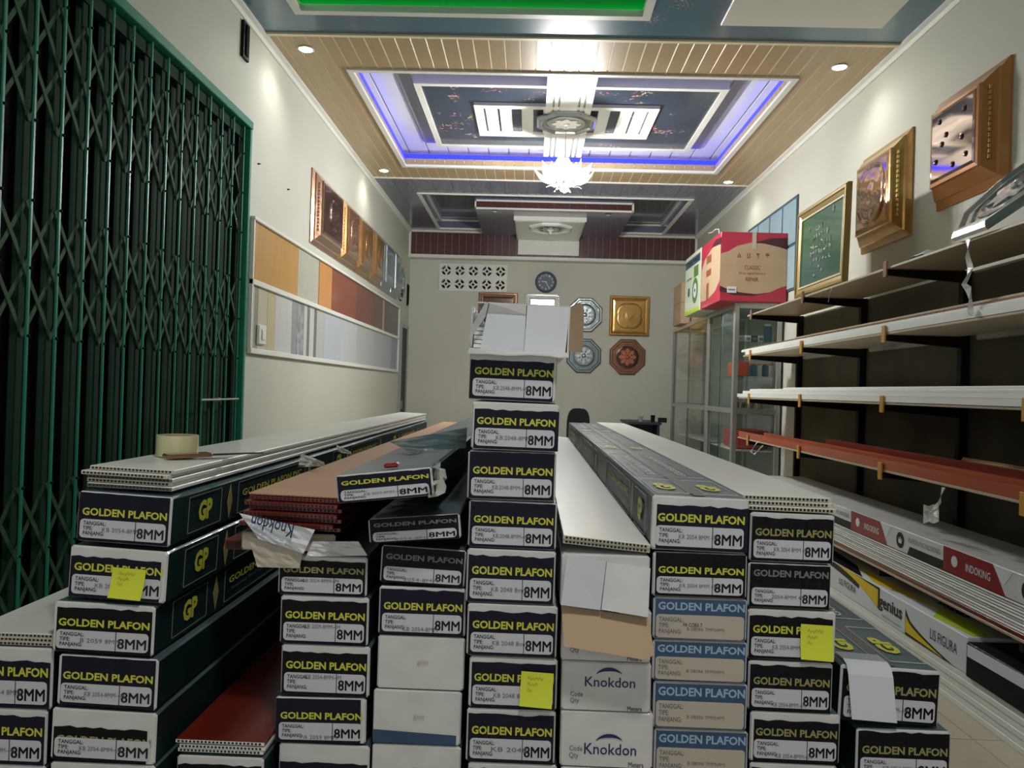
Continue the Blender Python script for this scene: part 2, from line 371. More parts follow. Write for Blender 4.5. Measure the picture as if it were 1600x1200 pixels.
boards(KX0, KX1, KY0, KY1, 17, 'whitepvc', 'upper_ceiling_board', UZ, .012)
cslab('upper_backing', 'greypvc', KX0, KX1, KY0, KY1, UZ + .013, UZ + .03)
for (x0, x1, y0, y1) in ((CX0 - .09, CX1 + .09, CY1 + .12, CY1 + .135), (CX0 - .09, CX1 + .09, CY0 - .135, CY0 - .12), (CX0 - .135, CX0 - .12, CY0, CY1), (CX1 + .12, CX1 + .135, CY0, CY1)):
    cslab('blue_light_strip', 'led_blue', x0, x1, y0, y1, ZC + .04, ZC + .05)
for (x0, x1, y0, y1) in ((CX0 - .018, CX1 + .018, CY1 + .004, CY1 + .018), (CX0 - .018, CX1 + .018, CY0 - .018, CY0 - .004), (CX0 - .018, CX0 - .004, CY0 - .004, CY1 + .004), (CX1 + .004, CX1 + .018, CY0 - .004, CY1 + .004)):
    cslab('blue_light_diffuser', 'led_line', x0, x1, y0, y1, RT + .001, RT + .045)
for (x0, x1, y0, y1) in ((CX0, CX1, CY1 + .022, CY1 + .032), (CX0, CX1, CY0 - .032, CY0 - .022), (CX0 - .032, CX0 - .022, CY0, CY1), (CX1 + .022, CX1 + .032, CY0, CY1)):
    cslab('warm_light_strip', 'led_warm', x0, x1, y0, y1, ZC + .05, ZC + .062)
# centre panel of the coffer
NZ = EYE + 2.37
NX0, NX1, NY0, NY1 = -.956, 1.424, 5.975, 7.47
NXC, NYC = (NX0 + NX1) / 2, 6.66
G().flatring(NX0 - .17, NX1 + .17, NY0 - .20, NY1 + .12, .10, UZ - .02, UZ).build('grey_border', 'greypvc', roof)
cslab('navy_panel', 'navy', NX0, NX1, NY0, NY1, NZ, NZ + .015)
G().flatring(NX0 - .035, NX1 + .035, NY0 - .035, NY1 + .035, .05, NZ - .014, UZ).build('white_panel_frame', 'trim', roof)
sx0, sx1 = .05, .43
for (a, b) in ((sx0, sx0 + .055), (sx0 + .07, sx0 + .10), (sx0 + .115, sx1 - .115), (sx1 - .10, sx1 - .07), (sx1 - .055, sx1)):
    cslab('cross_board', 'whitepvc', a, b, 5.62, 7.68, NZ - .034, NZ - .016, .003)
cslab('cross_backing', 'greypvc', sx0 + .01, sx1 - .01, 5.63, 7.67, NZ - .022, NZ + .0)
bx0, bx1, by0, by1 = -.547, .99, 6.33, 7.10
G().flatring(bx0, bx1, by0, by1, .07, NZ - .030, NZ - .002).build('slot_frame', 'trim', roof)
xs = bx0 + .09
for wd, gap in ((.10, .02), (.10, .085), (.10, .085), (.10, .02)):
    for s_ in (0, 1):
        a = xs if s_ == 0 else bx0 + bx1 - xs - wd
        cslab('slot_board', 'whitepvc', a, a + wd, by0 + .07, by1 - .07, NZ - .024, NZ - .006, .003)
    xs += wd + gap
def octagon(parent, r, z, y=1, mats=('silver', 'greypvc', 'porcelain'), flip=1):
    """stepped octagonal rosette facing -Z when flip=1"""
    g = G(); f = -flip
    g.lathe([(r, 0), (r, f * .018), (r * .93, f * .034), (r * .86, f * .034), (r * .80, f * .020), (r * .72, f * .020), (r * .70, f * .008), (0.01, f * .008)], sides=8, ph=PI / 8)
    o = g.build('octagon_border', mats[0], parent, (0, 0, z))
    g = G().lathe([(r * .60, f * .009), (r * .60, f * .020), (r * .52, f * .026), (r * .50, f * .016), (.01, f * .016)], n=24)
    g.build('inner_ring', mats[1], parent, (0, 0, z))
    g = G()
    for k in range(8):
        a = k * PI / 4; p = []
        for t in range(9):
            u = t / 8; rr = r * (.10 + .36 * u); wd = r * .12 * math.sin(PI * u) + .002
            p.append((rr, wd))
        out = [(x, y_) for x, y_ in p] + [(x, -y_) for x, y_ in p[::-1]]
        g.prism([(x * math.cos(a) - y_ * math.sin(a), x * math.sin(a) + y_ * math.cos(a), f * .017) for x, y_ in out], 0, (0, 0, f * .010))
    g.build('rosette_leaves', mats[2], parent, (0, 0, z))
    g = G().lathe([(r * .12, f * .016), (r * .11, f * .035), (r * .05, f * .045), (.002, f * .046)], n=16)
    g.build('rosette_boss', mats[2], parent, (0, 0, z))
ro = thing('ceiling_rosette', 'silver octagonal ceiling rosette above the lit chandelier', 'rosette', (NXC, NYC, NZ - .034))
octagon(ro, .275, 0)
# chandelier
ch = thing('chandelier', 'white glass chandelier with lit leaf-shaped shades', 'chandelier', (NXC, NYC, EYE + 1.72))
G().tube([(0, 0, .30), (0, 0, .60)], .004).build('chain', 'chrome', ch)
G().lathe([(.004, .30), (.036, .295), (.036, .285), (.014, .28), (.016, .262), (.040, .235), (.042, .205), (.030, .165), (.018, .14), (.014, .12), (.012, .10)], n=20).build('vase_body', 'porcelain', ch, smooth=True)
G().lathe([(.012, .13), (.05, .118), (.055, .105), (.03, .085), (.028, .07)], n=20).build('hub', 'chrome', ch, smooth=True)
G().lathe([(.006, .07), (.030, .062), (.040, .035), (.032, .01), (.010, 0), (.002, -.008)], n=18).build('bottom_ball', 'porcelain', ch, smooth=True)
def petal(Lp, wd, th=.003):
    g = G(); nu, nv = 9, 6
    for side in (0, 1):
        for i in range(nu + 1):
            u = i / nu; ww = wd * (math.sin(PI * min(1, u * 1.02 + .04)) ** .8) * (1 - .25 * u)
            for j in range(nv + 1):
                v = j / nv * 2 - 1
                g.v.append((Lp * u, ww * v, .35 * Lp * u * u - .35 * wd * (1 - v * v) * math.sin(PI * u) - side * th))
    A = (nu + 1) * (nv + 1)
    for i in range(nu):
        for j in range(nv):
            a = i * (nv + 1) + j; g.face([a, a + 1, a + nv + 2, a + nv + 1]); g.face([A + a, A + a + nv + 1, A + a + nv + 2, A + a + 1])
    return g
pm = petal(.215, .082).mesh('glass_shade', 'glassshade', True)
pm2 = petal(.17, .065).mesh('glass_shade', 'glassshade', True)
for k in range(7):
    a = k * 2 * PI / 7 + .3
    o = place('glass_shade', pm, ch, (.09 * math.cos(a), .09 * math.sin(a), .085), (0, -.30, a))
    o2 = place('glass_shade', pm2, ch, (.07 * math.cos(a + .45), .07 * math.sin(a + .45), .13), (0, -.85, a + .45)) if k % 2 == 0 else None
    arm = G().tube([(.03 * math.cos(a), .03 * math.sin(a), .08), (.08 * math.cos(a), .08 * math.sin(a), .05), (.13 * math.cos(a), .13 * math.sin(a), .06), (.16 * math.cos(a), .16 * math.sin(a), .045)], .004, 6).build('arm', 'chrome', ch)
    light('chandelier_bulb', 'POINT', (.165 * math.cos(a), .165 * math.sin(a), .040), 13.5, (1, .985, .95), .018, parent=ch)
    place('bulb_holder', G().lathe([(.004, 0), (.014, .01), (.012, .04), (.004, .05)], n=10).mesh('bulb_holder', 'chrome'), ch, (.10 * math.cos(a), .10 * math.sin(a), .06))

# downlights
dl = [((478, 76), 'near left corner'), ((1312, 104), 'near right corner'), ((600, 266), 'far left corner'), ((1138, 284), 'far right corner')]
for (p, where) in dl:
    q = on(*p, Z=ZC)
    t = thing('downlight', 'round recessed downlight in the %s of the beige ceiling' % where, 'downlight', (q.x, q.y, ZC), group='recessed downlights in the beige ceiling')
    G().lathe([(.052, -.001), (.055, -.006), (.046, -.009), (.043, -.004), (.043, -.001)], n=24).build('rim', 'trim', t, smooth=True)
    G().lathe([(.042, -.004), (.042, -.006), (.02, -.008), (.001, -.008)], n=24).build('diffuser', 'lampglow', t)
    light('downlight_beam', 'SPOT', (0, 0, -.03), 5.5, (1, .97, .90), .06, parent=t, spot_size=2.5, spot_blend=.8)
# added unseen fill lamp on the ceiling, brightens the carton fronts from above
t = thing('fill_lamp', 'unseen round fill lamp added above the viewpoint for the carton fronts', 'lamp', (.25, .30, ZC))
G().lathe([(.20, 0), (.205, -.03), (.19, -.045), (.18, -.03)], n=32).build('rim', 'trim', t, smooth=True)
G().lathe([(.18, -.028), (.17, -.045), (.10, -.055), (.001, -.058)], n=32).build('diffuser', 'fillpanel', t, smooth=True)
# zone C, slate ceiling with recess, dropped block and white plate
RX0, RX1, RY0, RY1 = -1.36, 1.77, 8.87, 10.80
YBM = 10.95
st = .205
me_c = {}
def cboards(x0, x1, y0, y1, z, m, nm, n):
    st = (x1 - x0) / n; me = G().box(0, st - .003, 0, y1 - y0, 0, .012, c=.001).mesh(nm, m)
    for i in range(n): place(nm, me, roof, (x0 + i * st, y0, z))
cboards(XL, RX0, YBE + .012, YBM, ZC, 'slate', 'slate_board', 2); cboards(RX1, XR, YBE + .012, YBM, ZC, 'slate', 'slate_board', 2)
cboards(RX0, RX1, YBE + .012, RY0, ZC, 'slate', 'slate_board', 15); cboards(RX0, RX1, RY1, YBM, ZC, 'slate', 'slate_board', 15)
G().flatring(RX0 - .03, RX1 + .03, RY0 - .03, RY1 + .03, .035, ZC - .012, ZC + .012).build('recess_trim', 'trim', roof)
G().flatring(RX0 - .01, RX1 + .01, RY0 - .01, RY1 + .01, .02, ZC + .012, ZC + .13).build('recess_side', 'slate', roof)
G().flatring(RX0 + .01, RX1 - .01, RY0 + .01, RY1 - .01, .022, ZC + .10, ZC + .125).build('recess_trim', 'trim', roof)
cslab('recess_panel', 'slate_blue', RX0, RX1, RY0, RY1, ZC + .13, ZC + .15)
DX0, DX1, DY0 = -.75, 1.17, 9.35
g = G().box(DX0, DX1, DY0, YBM, EYE + 2.19, ZC + .13); g.build('dropped_block', 'slate', roof)
g = G()
for zz in (EYE + 2.19, EYE + 2.285): g.box(DX0 - .006, DX1 + .006, DY0 - .012, DY0, zz - .004, zz + .018)
for k in (0, 10): g.box(DX0 + k * .192 - (.006 if k == 0 else .012), DX0 + k * .192 + .012, DY0 - .012, DY0, EYE + 2.19, EYE + 2.30)
g.build('block_trim', 'trim', roof)
bm_ = G().box(.003, .189, -.006, .0, EYE + 2.20, EYE + 2.285).mesh('block_board', 'maroon')
for k in range(10): place('block_board', bm_, roof, (DX0 + k * .192, DY0, 0))
for px, py in ((773, 329), (950, 335)):
    q = on(px, py, Z=EYE + 2.19)
    t = thing('downlight', 'small unlit downlight in the dropped slate block, %s' % ('left' if px < 800 else 'right'), 'downlight', (q.x, q.y, EYE + 2.19))
    G().lathe([(.04, 0), (.042, -.008), (.032, -.012), (.03, -.004), (.001, -.004)], n=18).build('rim', 'chrome', t)
g = G().box(-.27, .62, 9.70, YBM - .01, EYE + 2.13, EYE + 2.19, c=.006); g.build('white_plate', 'whitepvc', roof)
G().box(-.285, .635, 9.685, 9.70, EYE + 2.135, EYE + 2.20, c=.004).build('plate_lip', 'trim', roof)
G().box(-.25, .62, YBM - .03, YBM - .012, EYE + 1.92, EYE + 2.13, c=.004).build('plate_back', 'whitepvc', roof)
t = thing('ceiling_rosette', 'white octagonal ceiling rosette on the far dropped plate', 'rosette', (.19, 10.05, EYE + 2.129))
octagon(t, .30, 0, mats=('porcelain', 'silver', 'silver'))
G().lathe([(.05, -.03), (.02, -.06), (.02, -.09), (.001, -.09)], n=14).build('lamp_socket', 'porcelain', t)
# beam at the back with vertical boards
BZ0, BZ1 = EYE + 1.89, ZC
struct(G().box(XL, XR, YBM, YB, BZ0, BZ1).build('trim_3', 'jointdark'), 'boarded beam between slate ceiling and back wall', 'beam')
beam = bpy.data.objects['trim_3']
n = 40; st = (XR - XL) / n; vb = G().box(.0015, st - .0015, -.01, 0, 0, BZ1 - BZ0, c=.002).mesh('beam_board', 'maroon')
vj = G().box(-.002, .002, -.011, 0, 0, BZ1 - BZ0).mesh('joint_strip', 'greypvc')
for i in range(n):
    place('beam_board', vb, beam, (XL + i * st, YBM, BZ0))
    if i: place('joint_strip', vj, beam, (XL + i * st, YBM, BZ0))
G().box(XL, XR, YBM - .025, YBM, BZ1 - .03, BZ1).build('beam_trim', 'trim', beam)
G().box(XL, XR, YBM - .04, YB, BZ0 - .045, BZ0).build('beam_trim', 'trim', beam)
G().box(XL, XL + .03, YBM - .025, YBM, BZ0, BZ1).build('beam_trim', 'trim', beam)
G().box(XR - .03, XR, YBM - .025, YBM, BZ0, BZ1).build('beam_trim', 'trim', beam)
#==PART2==

# ------------------------------------------------------------------ panel cartons
RT_ = (PI / 2, 0, PI / 2); LT_ = (PI / 2, 0, -PI / 2); UP_ = (0, 0, PI / 2)
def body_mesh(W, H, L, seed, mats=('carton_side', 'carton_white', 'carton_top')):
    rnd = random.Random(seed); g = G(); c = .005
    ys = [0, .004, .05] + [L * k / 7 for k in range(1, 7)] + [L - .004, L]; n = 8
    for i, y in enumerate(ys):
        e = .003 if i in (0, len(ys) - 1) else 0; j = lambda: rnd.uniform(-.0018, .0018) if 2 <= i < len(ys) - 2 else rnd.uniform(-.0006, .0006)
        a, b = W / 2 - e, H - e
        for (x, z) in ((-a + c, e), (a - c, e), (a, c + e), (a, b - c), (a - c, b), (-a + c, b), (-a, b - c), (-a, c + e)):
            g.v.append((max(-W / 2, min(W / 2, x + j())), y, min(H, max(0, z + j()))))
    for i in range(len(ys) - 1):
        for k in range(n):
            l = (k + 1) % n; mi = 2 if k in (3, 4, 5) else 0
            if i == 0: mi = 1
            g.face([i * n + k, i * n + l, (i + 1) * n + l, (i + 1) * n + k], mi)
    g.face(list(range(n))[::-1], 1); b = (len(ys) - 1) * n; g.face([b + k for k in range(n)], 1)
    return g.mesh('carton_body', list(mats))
def rrect(x0, x1, z0, z1, r, y):
    p = []
    for cx, cz, a0 in ((x1 - r, z0 + r, -90), (x1 - r, z1 - r, 0), (x0 + r, z1 - r, 90), (x0 + r, z0 + r, 180)):
        for k in range(4):
            a = math.radians(a0 + k * 30); p.append((cx + r * math.cos(a), y, cz + r * math.sin(a)))
    return p
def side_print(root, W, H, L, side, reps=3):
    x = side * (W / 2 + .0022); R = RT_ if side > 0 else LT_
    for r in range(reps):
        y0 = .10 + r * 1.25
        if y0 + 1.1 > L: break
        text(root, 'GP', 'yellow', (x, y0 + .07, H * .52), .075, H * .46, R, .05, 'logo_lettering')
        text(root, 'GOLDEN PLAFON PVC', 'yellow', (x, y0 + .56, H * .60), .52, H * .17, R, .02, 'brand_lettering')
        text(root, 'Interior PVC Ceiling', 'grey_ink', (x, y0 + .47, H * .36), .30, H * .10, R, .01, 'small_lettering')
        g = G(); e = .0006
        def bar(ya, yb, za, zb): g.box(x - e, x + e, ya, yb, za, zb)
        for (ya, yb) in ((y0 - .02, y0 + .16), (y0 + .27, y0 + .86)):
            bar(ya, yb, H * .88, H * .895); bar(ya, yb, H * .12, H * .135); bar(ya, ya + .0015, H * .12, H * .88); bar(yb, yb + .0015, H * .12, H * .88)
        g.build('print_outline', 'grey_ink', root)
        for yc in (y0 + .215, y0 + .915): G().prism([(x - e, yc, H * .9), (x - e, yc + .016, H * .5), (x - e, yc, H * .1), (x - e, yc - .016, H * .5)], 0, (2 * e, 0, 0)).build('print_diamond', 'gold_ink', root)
def top_print(root, W, H, L, reps=3):
    z = H + .0022
    for r in range(reps):
        y0 = .06 + r * 1.25
        if y0 + 1.1 > L: break
        for s_ in (-1, 1):
            text(root, 'GP', 'yellow', (s_ * W * .25, y0 + .10, z), .12, W * .22, UP_, .05, 'logo_lettering')
            text(root, 'GOLDEN PLAFON PVC', 'label', (s_ * W * .20, y0 + .66, z), .62, W * .11, UP_, .02, 'brand_lettering')
            text(root, 'Interior PVC Ceiling', 'grey_ink', (s_ * W * .33, y0 + .56, z), .40, W * .07, UP_, .01, 'small_lettering')
            g = G()
            for (ya, yb) in ((y0 - .02, y0 + .24), (y0 + .32, y0 + 1.02)):
                xa, xb = sorted((s_ * W * .07, s_ * W * .44))
                g.box(xa, xb, ya, ya + .003, z - .0005, z + .0005); g.box(xa, xb, yb, yb + .003, z - .0005, z + .0005)
                g.box(xa, xa + .0015, ya, yb, z - .0005, z + .0005); g.box(xb - .0015, xb, ya, yb, z - .0005, z + .0005)
            g.build('print_outline', 'label', root)
    G().box(-W * .06, W * .06, .01, L - .01, z - .0008, z - .0002).build('sealing_tape', 'tapegrey', root)
def front_print(root, W, H, style, seed):
    rnd = random.Random(seed * 13 + 5)
    P = dict(top=rnd.choice((.02, .05, .12, .15)), ml=.02, mr=.02, title='yellow', navy='print_navy', stamp='KB 2054-8MM-4M', tz=.605, sline=1)
    P.update(style); t = P.get('kind', 'navy'); y = -.0012
    if t == 'navy':
        x0, x1 = -W * (.5 - P['ml']), W * (.5 - P['mr']); z0, z1 = H * .02, H * (1 - P['top']); pts = [(x0, y, z0), (x1, y, z0)]
        for k in range(13):
            u = k / 12; pts.append((x1 + (x0 - x1) * u, y, z1 + rnd.uniform(-.012, .012) * H * (1.6 if P['top'] > .04 else .4)))
        G().prism(pts, 0, (0, .0008, 0)).build('printed_panel', P['navy'], root)
        text(root, 'GOLDEN PLAFON', P['title'], (P.get('tx', 0) * W + W * .01, y - .0006, H * P['tz']), W * .90, H * .155, FRONT, .032, 'brand_lettering')
        lz0, lz1 = H * .08, H * .455
        lx0, lx1 = -W * .455, W * .455
        lab = G().prism(rrect(lx0, lx1, lz0, lz1, .008, y - .0003), 0, (0, -.0005, 0)).build('label_panel', 'label', root)
        G().box(W * .13, W * .138, y - .0012, y - .0004, lz0, lz1).build('divider_line', 'ink', lab)
        text(lab, '8MM', 'ink', (W * .295, y - .0014, H * .235), W * .28, H * .20, FRONT, .008, 'size_lettering')
        text(lab, 'TANGGAL:\nTIPE:\nPANJANG:', 'ink', (-W * .30, y - .0014, H * .265), W * .24, H * .30, FRONT, .014, 'field_lettering')
        text(lab, P['stamp'], 'inkgrey', (-W * .015, y - .0017, H * (.385, .265, .145)[P['sline']]), W * .40, H * .085, FRONT, 0, 'stamp_lettering')
    elif t == 'blue':
        G().prism([(-W * .48, y, H * .03), (W * .48, y, H * .03), (W * .48, y, H * .97), (-W * .48, y, H * .96)], 0, (0, .0008, 0)).build('printed_panel', 'print_blue', root)
        text(root, 'GOLDEN PLAFON', 'sky_ink', (W * .01, y - .0006, H * .80), W * .92, H * .19, FRONT, .03, 'brand_lettering')
        lab = G().prism(rrect(-W * .47, W * .465, H * .05, H * .60, .007, y - .0003), 0, (0, -.0005, 0)).build('label_panel', 'label_beige', root)
        text(lab, 'TANGGAL:\nTIPE:\nPANJANG:', 'inkgrey', (-W * .31, y - .0014, H * .33), W * .26, H * .42, FRONT, .014, 'field_lettering')
        text(lab, 'B 08096 7MM(4M)', 'inkgrey', (W * .06, y - .0014, H * .26), W * .40, H * .10, FRONT, 0, 'stamp_lettering')
        if P.get('hand'): text(lab, 'PA COBA 7', 'ink', (-W * .08, y - .0016, H * .37), W * .20, H * .09, FRONT, 0, 'handwriting')
    elif t == 'knok':
        text(root, 'Knokdon', 'inkblue', (W * .04, y, H * P.get('kz', .62)), W * .56, H * .20, FRONT, .006, 'brand_lettering')
        g = G(); a0, a1 = math.radians(150), math.radians(35); kz = H * P.get('kz', .62); o, i_ = [], []
        for k in range(13):
            a = a0 + (a1 - a0) * k / 12; u = k / 12; r = W * .17
            o.append((W * .03 + r * math.cos(a), y, kz + H * .02 + r * .9 * math.sin(a))); th = .008 * math.sin(PI * u) + .0006
            i_.append((W * .03 + (r - th) * math.cos(a), y, kz + H * .02 + (r - th) * .9 * math.sin(a)))
        g.prism(o + i_[::-1], 0, (0, -.0006, 0)); g.build('logo_arc', 'inkblue', root)
        text(root, 'Code\nQty', 'inkgrey', (-W * .33, y, H * .26), W * .14, H * .25, FRONT, .006, 'field_lettering')
        text(root, 'Meters', 'inkgrey', (W * .32, y, H * .08), W * .16, H * .09, FRONT, .006, 'field_lettering')
    elif t == 'white':
        text(root, '8MM', 'label_beige', (W * .02, y, H * .5), W * .12, H * .10, FRONT, 0, 'faint_stamp')
        if P.get('blue'): G().prism([(-W * .49, y, H * .02), (W * .45, y, H * .02), (W * .45, y, H * .20), (-W * .49, y, H * .26)], 0, (0, .0008, 0)).build('printed_panel', 'print_blue', root)
SEED = [0]
def carton(x0, x1, yt, yb, d, label, style=None, roll=0, yaw=0, L=3.95, sides=(), top=False, gap=.0012, front=True, mats=('carton_side', 'carton_white', 'carton_top'), group='ceiling panel cartons stacked across the shop'):
    SEED[0] += 1; cx, cy = (x0 + x1) / 2, (yt + yb) / 2
    a, b = on(x0, cy, Y=d).x, on(x1, cy, Y=d).x; zt, zb = on(cx, yt, Y=d).z, on(cx, yb, Y=d).z
    sn = abs(math.sin(math.radians(roll))); W = b - a - .001; H = zt - zb - gap - W * sn; zb += W * sn / 2
    r = thing('panel_carton', label, 'carton', ((a + b) / 2, d, zb), (0, math.radians(roll), math.radians(yaw)), group)
    place('carton_body', body_mesh(W, H, L, SEED[0], mats), r)
    if front: front_print(r, W, H, style or {}, SEED[0])
    for s_ in sides: side_print(r, W, H, L, s_)
    if top: top_print(r, W, H, L)
    return r, W, H
def filler(x0, x1, yb, d, where, L=3.95):
    """cartons below the picture's lower edge, down to the floor"""
    z = on((x0 + x1) / 2, yb, Y=d).z; n = max(1, round(z / .113)); h = z / n
    a, b = on(x0, yb, Y=d).x, on(x1, yb, Y=d).x; me = body_mesh(b - a, h - .0012, L, 99)
    for k in range(n):
        r = thing('panel_carton', 'panel carton in the lowest part of %s' % where, 'carton', ((a + b) / 2, d, k * h), group='lowest cartons of ' + where)
        place('carton_body', me, r)
        front_print(r, b - a, h - .0012, dict(title='gold_ink', navy='print_black'), 50 + k)
def panel(x, y, z, W, L, m='whitepvc', label='', roll=0, yaw=0, t=.0085, group=None, edge='paleedge'):
    r = thing('pvc_panel', label, 'panel', (x, y, z), (0, math.radians(roll), math.radians(yaw)), group)
    G().box(-W / 2, W / 2, 0, L, 0, t, c=.0012).build('panel_skin', m, r)
    G().box(-W / 2 + .001, W / 2 - .001, -.0008, .0, .001, t - .001).build('cut_edge', edge, r)
    g = G(); n = 22; st = (W - .01) / n
    for k in range(n): g.box(-W / 2 + .005 + k * st, -W / 2 + .005 + (k + .62) * st, -.0016, -.0007, .0024, t - .0022)
    o = g.build('cell_shade', 'jointdark', r)  # dark blocks on the cut end, shade of the hollow cells as colour
    return r
def note(px, d, w_, h, label, rot=0, parent=None):
    p = on(*px, Y=d); g = G(); n = 6
    for k in range(n + 1):
        u = k / n; yy = -.012 * (1 - u) ** 2 - .0025
        g.v += [(-w_ / 2, yy, h * (u - 1)), (w_ / 2, yy - .003 * (1 - u), h * (u - 1))]
    for k in range(n): g.face([2 * k, 2 * k + 1, 2 * k + 3, 2 * k + 2])
    b = len(g.v); g.v += [(x, y + .0006, z) for x, y, z in g.v[:b]]
    for k in range(n): g.face([b + 2 * k, b + 2 * k + 2, b + 2 * k + 3, b + 2 * k + 1])
    r = thing('sticky_note', label, 'sticky note', p, (0, rot, 0), 'yellow sticky notes on cartons')
    g.build('note_sheet', 'note', r, fix=False)
    for k in range(3):
        g = G(); zz = -h * (.18 + .17 * k); u = 1 - (-zz / h) * 1.0; yy = -.012 * (1 - u) ** 2 - .0034 - .003 * (1 - u)
        g.tube([(-w_ * .3 + w_ * .055 * q_, yy - .0004, zz + (.004 if q_ % 2 else -.003) * (1 if q_ % 3 else .4)) for q_ in range(10 - 3 * k)], .0005, 5)
        g.build('handwriting', 'gold_ink', r)
    return r
N = lambda **k: dict(kind='navy', **k)
ORD = ['topmost', 'second', 'third', 'fourth', 'fifth', 'sixth', 'seventh', 'eighth', 'ninth']
def ordl(i, what, where): return '%s, %s' % (what, ('topmost of ' if i == 0 else ORD[i] + ' from top of ') + where)

# --- stack 0, cut off by the left picture edge
D0 = 1.62; S0 = 'the far-left stack'
y_ = [1010, 1106, 1194]
carton(-72, 82, 1010, 1106, D0, ordl(0, 'navy carton under white panels', S0), N(top=.22, stamp='KB 2054 8MM'), L=3.9)
carton(-82, 73, 1106, 1194, D0, ordl(1, 'navy carton with white torn top edge', S0), N(top=.12), L=3.9)
filler(-82, 71, 1194, D0, S0)
zt = on(5, 1010, Y=D0).z
for k in range(3):
    q = on(8, 1000, Y=D0); panel(q.x + .002 * k, D0 + .01, zt + k * .0088, .20, 3.85, label=['white ceiling panel, lowest of three at far left', 'white ceiling panel, middle of three at far left', 'white ceiling panel, uppermost of three at far left'][k], group='white panels on the far left stack')
# --- stack 1, beside the shutter
D1 = 1.62; S1 = 'the shutter-side stack'
B1 = [(118, 266, 768, 853, N(top=.02, stamp='KB 2054-8MM'), 3.0), (105, 259, 853, 941, N(top=.20, mr=.06, stamp='KB 2054 8MM'), 2.2), (81, 240, 941, 1024, N(top=.10, ml=.04, title='yellow', navy='print_black', stamp='B 2059 8MM'), 1.2), (88, 245, 1024, 1108, N(top=.02, ml=.04), 1.2), (78, 243, 1108, 1193, N(top=.34, tz=.42, ml=.03, mr=.08, title='gold_ink', navy='print_black'), 1)]
desc1 = ['navy carton carrying loose white panels and tape roll', 'sticky-noted navy carton with white torn top', 'black-fronted carton with white top edge', 'black-fronted carton without white edge', 'carton with broad white top flap']
for i, (a, b, c, d, s_, ro_) in enumerate(B1):
    carton(a, b, c, d, D1 + (.0 if i < 2 else -.01), ordl(i, desc1[i], S1), s_, roll=ro_ if i else 2.2, sides=(1,) if i < 3 else (), L=4.0)  # side print left off the lower cartons so their sides read shaded
filler(78, 242, 1193, D1 - .01, S1)
note((203, 888), D1 - .002, .072, .062, 'yellow sticky note on second carton beside the shutter', .05)
zt = on(192, 768, Y=D1).z
for k in range(5):
    q = on(199 + (3, -2, 2, -4, 3)[k], 765, Y=D1 + .02)
    panel(q.x, D1 + .02 + (.0, .012, .004, -.006, .01)[k], zt + .003 + k * .0090, .188, 4.0, edge='tapegrey' if k in (0, 2) else 'paleedge', roll=1.6, label='white hollow ceiling panel, %s of five beside the shutter' % ['lowest', 'second', 'third', 'fourth', 'uppermost'][k], group='white panels on the stack beside the shutter')
ztop1 = zt + .003 + 5 * .009
q = on(268, 716, Z=ztop1)
t = thing('tape_roll', 'roll of clear packing tape on white panels by the shutter', 'tape roll', (q.x - .005, q.y + .04, ztop1 + .003))
G().lathe([(.036, 0), (.050, 0), (.050, .052), (.036, .052), (.036, 0)], n=36).build('tape_winding', 'tape', t)
G().lathe([(.033, .001), (.0362, .001), (.0362, .051), (.033, .051), (.033, .001)], n=36).build('cardboard_core', 'cardboard', t)
t = thing('cutter_knife', 'dark knife lying beside the tape roll', 'knife', (q.x + .012, q.y - .035, ztop1 + .004), (0, .03, math.radians(-42)))
G().box(-.018, .018, -.012, .10, 0, .010, c=.003).build('handle', 'bronze', t)
G().prism([(-.012, .10, .003), (.014, .10, .003), (.012, .24, .003), (-.004, .22, .003)], 0, (0, 0, .002)).build('blade', 'blackmetal', t)
# --- low stack with dark red panel between stacks 1 and 2
Dr = 1.665; q = on(338, 1160, Y=Dr)
zr = q.z
xa, xb = on(274, 1160, Y=Dr).x, on(414, 1160, Y=Dr).x
panel((xa + xb) / 2, Dr, zr - .004, xb - xa, 3.8, 'redpanel', 'glossy dark red panel lying low between two stacks', edge='whitepvc')
for k in range(2): panel((xa + xb) / 2 + .004 * k, Dr + .004 - .002 * k, zr - .025 + k * .0095, xb - xa - .008, 3.8, 'whitepvc', 'white panel edge under the dark red panel, %s' % ('lower' if k == 0 else 'upper'), edge='whitepvc')
filler(276, 412, 1182, Dr, 'the low stack under the dark red panel')
# --- stack 2
D2 = 1.72; S2 = 'the torn-bundle stack'
B2 = [(434, 574, 868, 931, N(top=.12, title='gold_ink', navy='print_black', sline=0, stamp='KB 2054-8MM-4M', tz=.64), 0), (437, 576, 931, 1008, N(top=.10, navy='print_black', sline=0, stamp='KB 2059-8MM-4M'), 0), (438, 578, 1008, 1088, N(top=.14, navy='print_black', sline=0, mr=.03), 0), (430, 573, 1088, 1163, N(top=.03, ml=.01, mr=.06, sline=2, stamp='PA 2059 8MM'), -1), (434, 577, 1163, 1243, N(top=.36, tz=.42), 0)]
desc2 = ['dim navy carton below the torn bundle', 'black-fronted carton with bright yellow title', 'black-fronted carton with white top strip', 'scuffed black carton set further left', 'carton showing only a white top edge']
for i, (a, b, c, d, s_, ro_) in enumerate(B2): carton(a, b, c, d, D2, ordl(i, desc2[i], S2), s_, roll=ro_)
filler(436, 576, 1243, D2, S2)
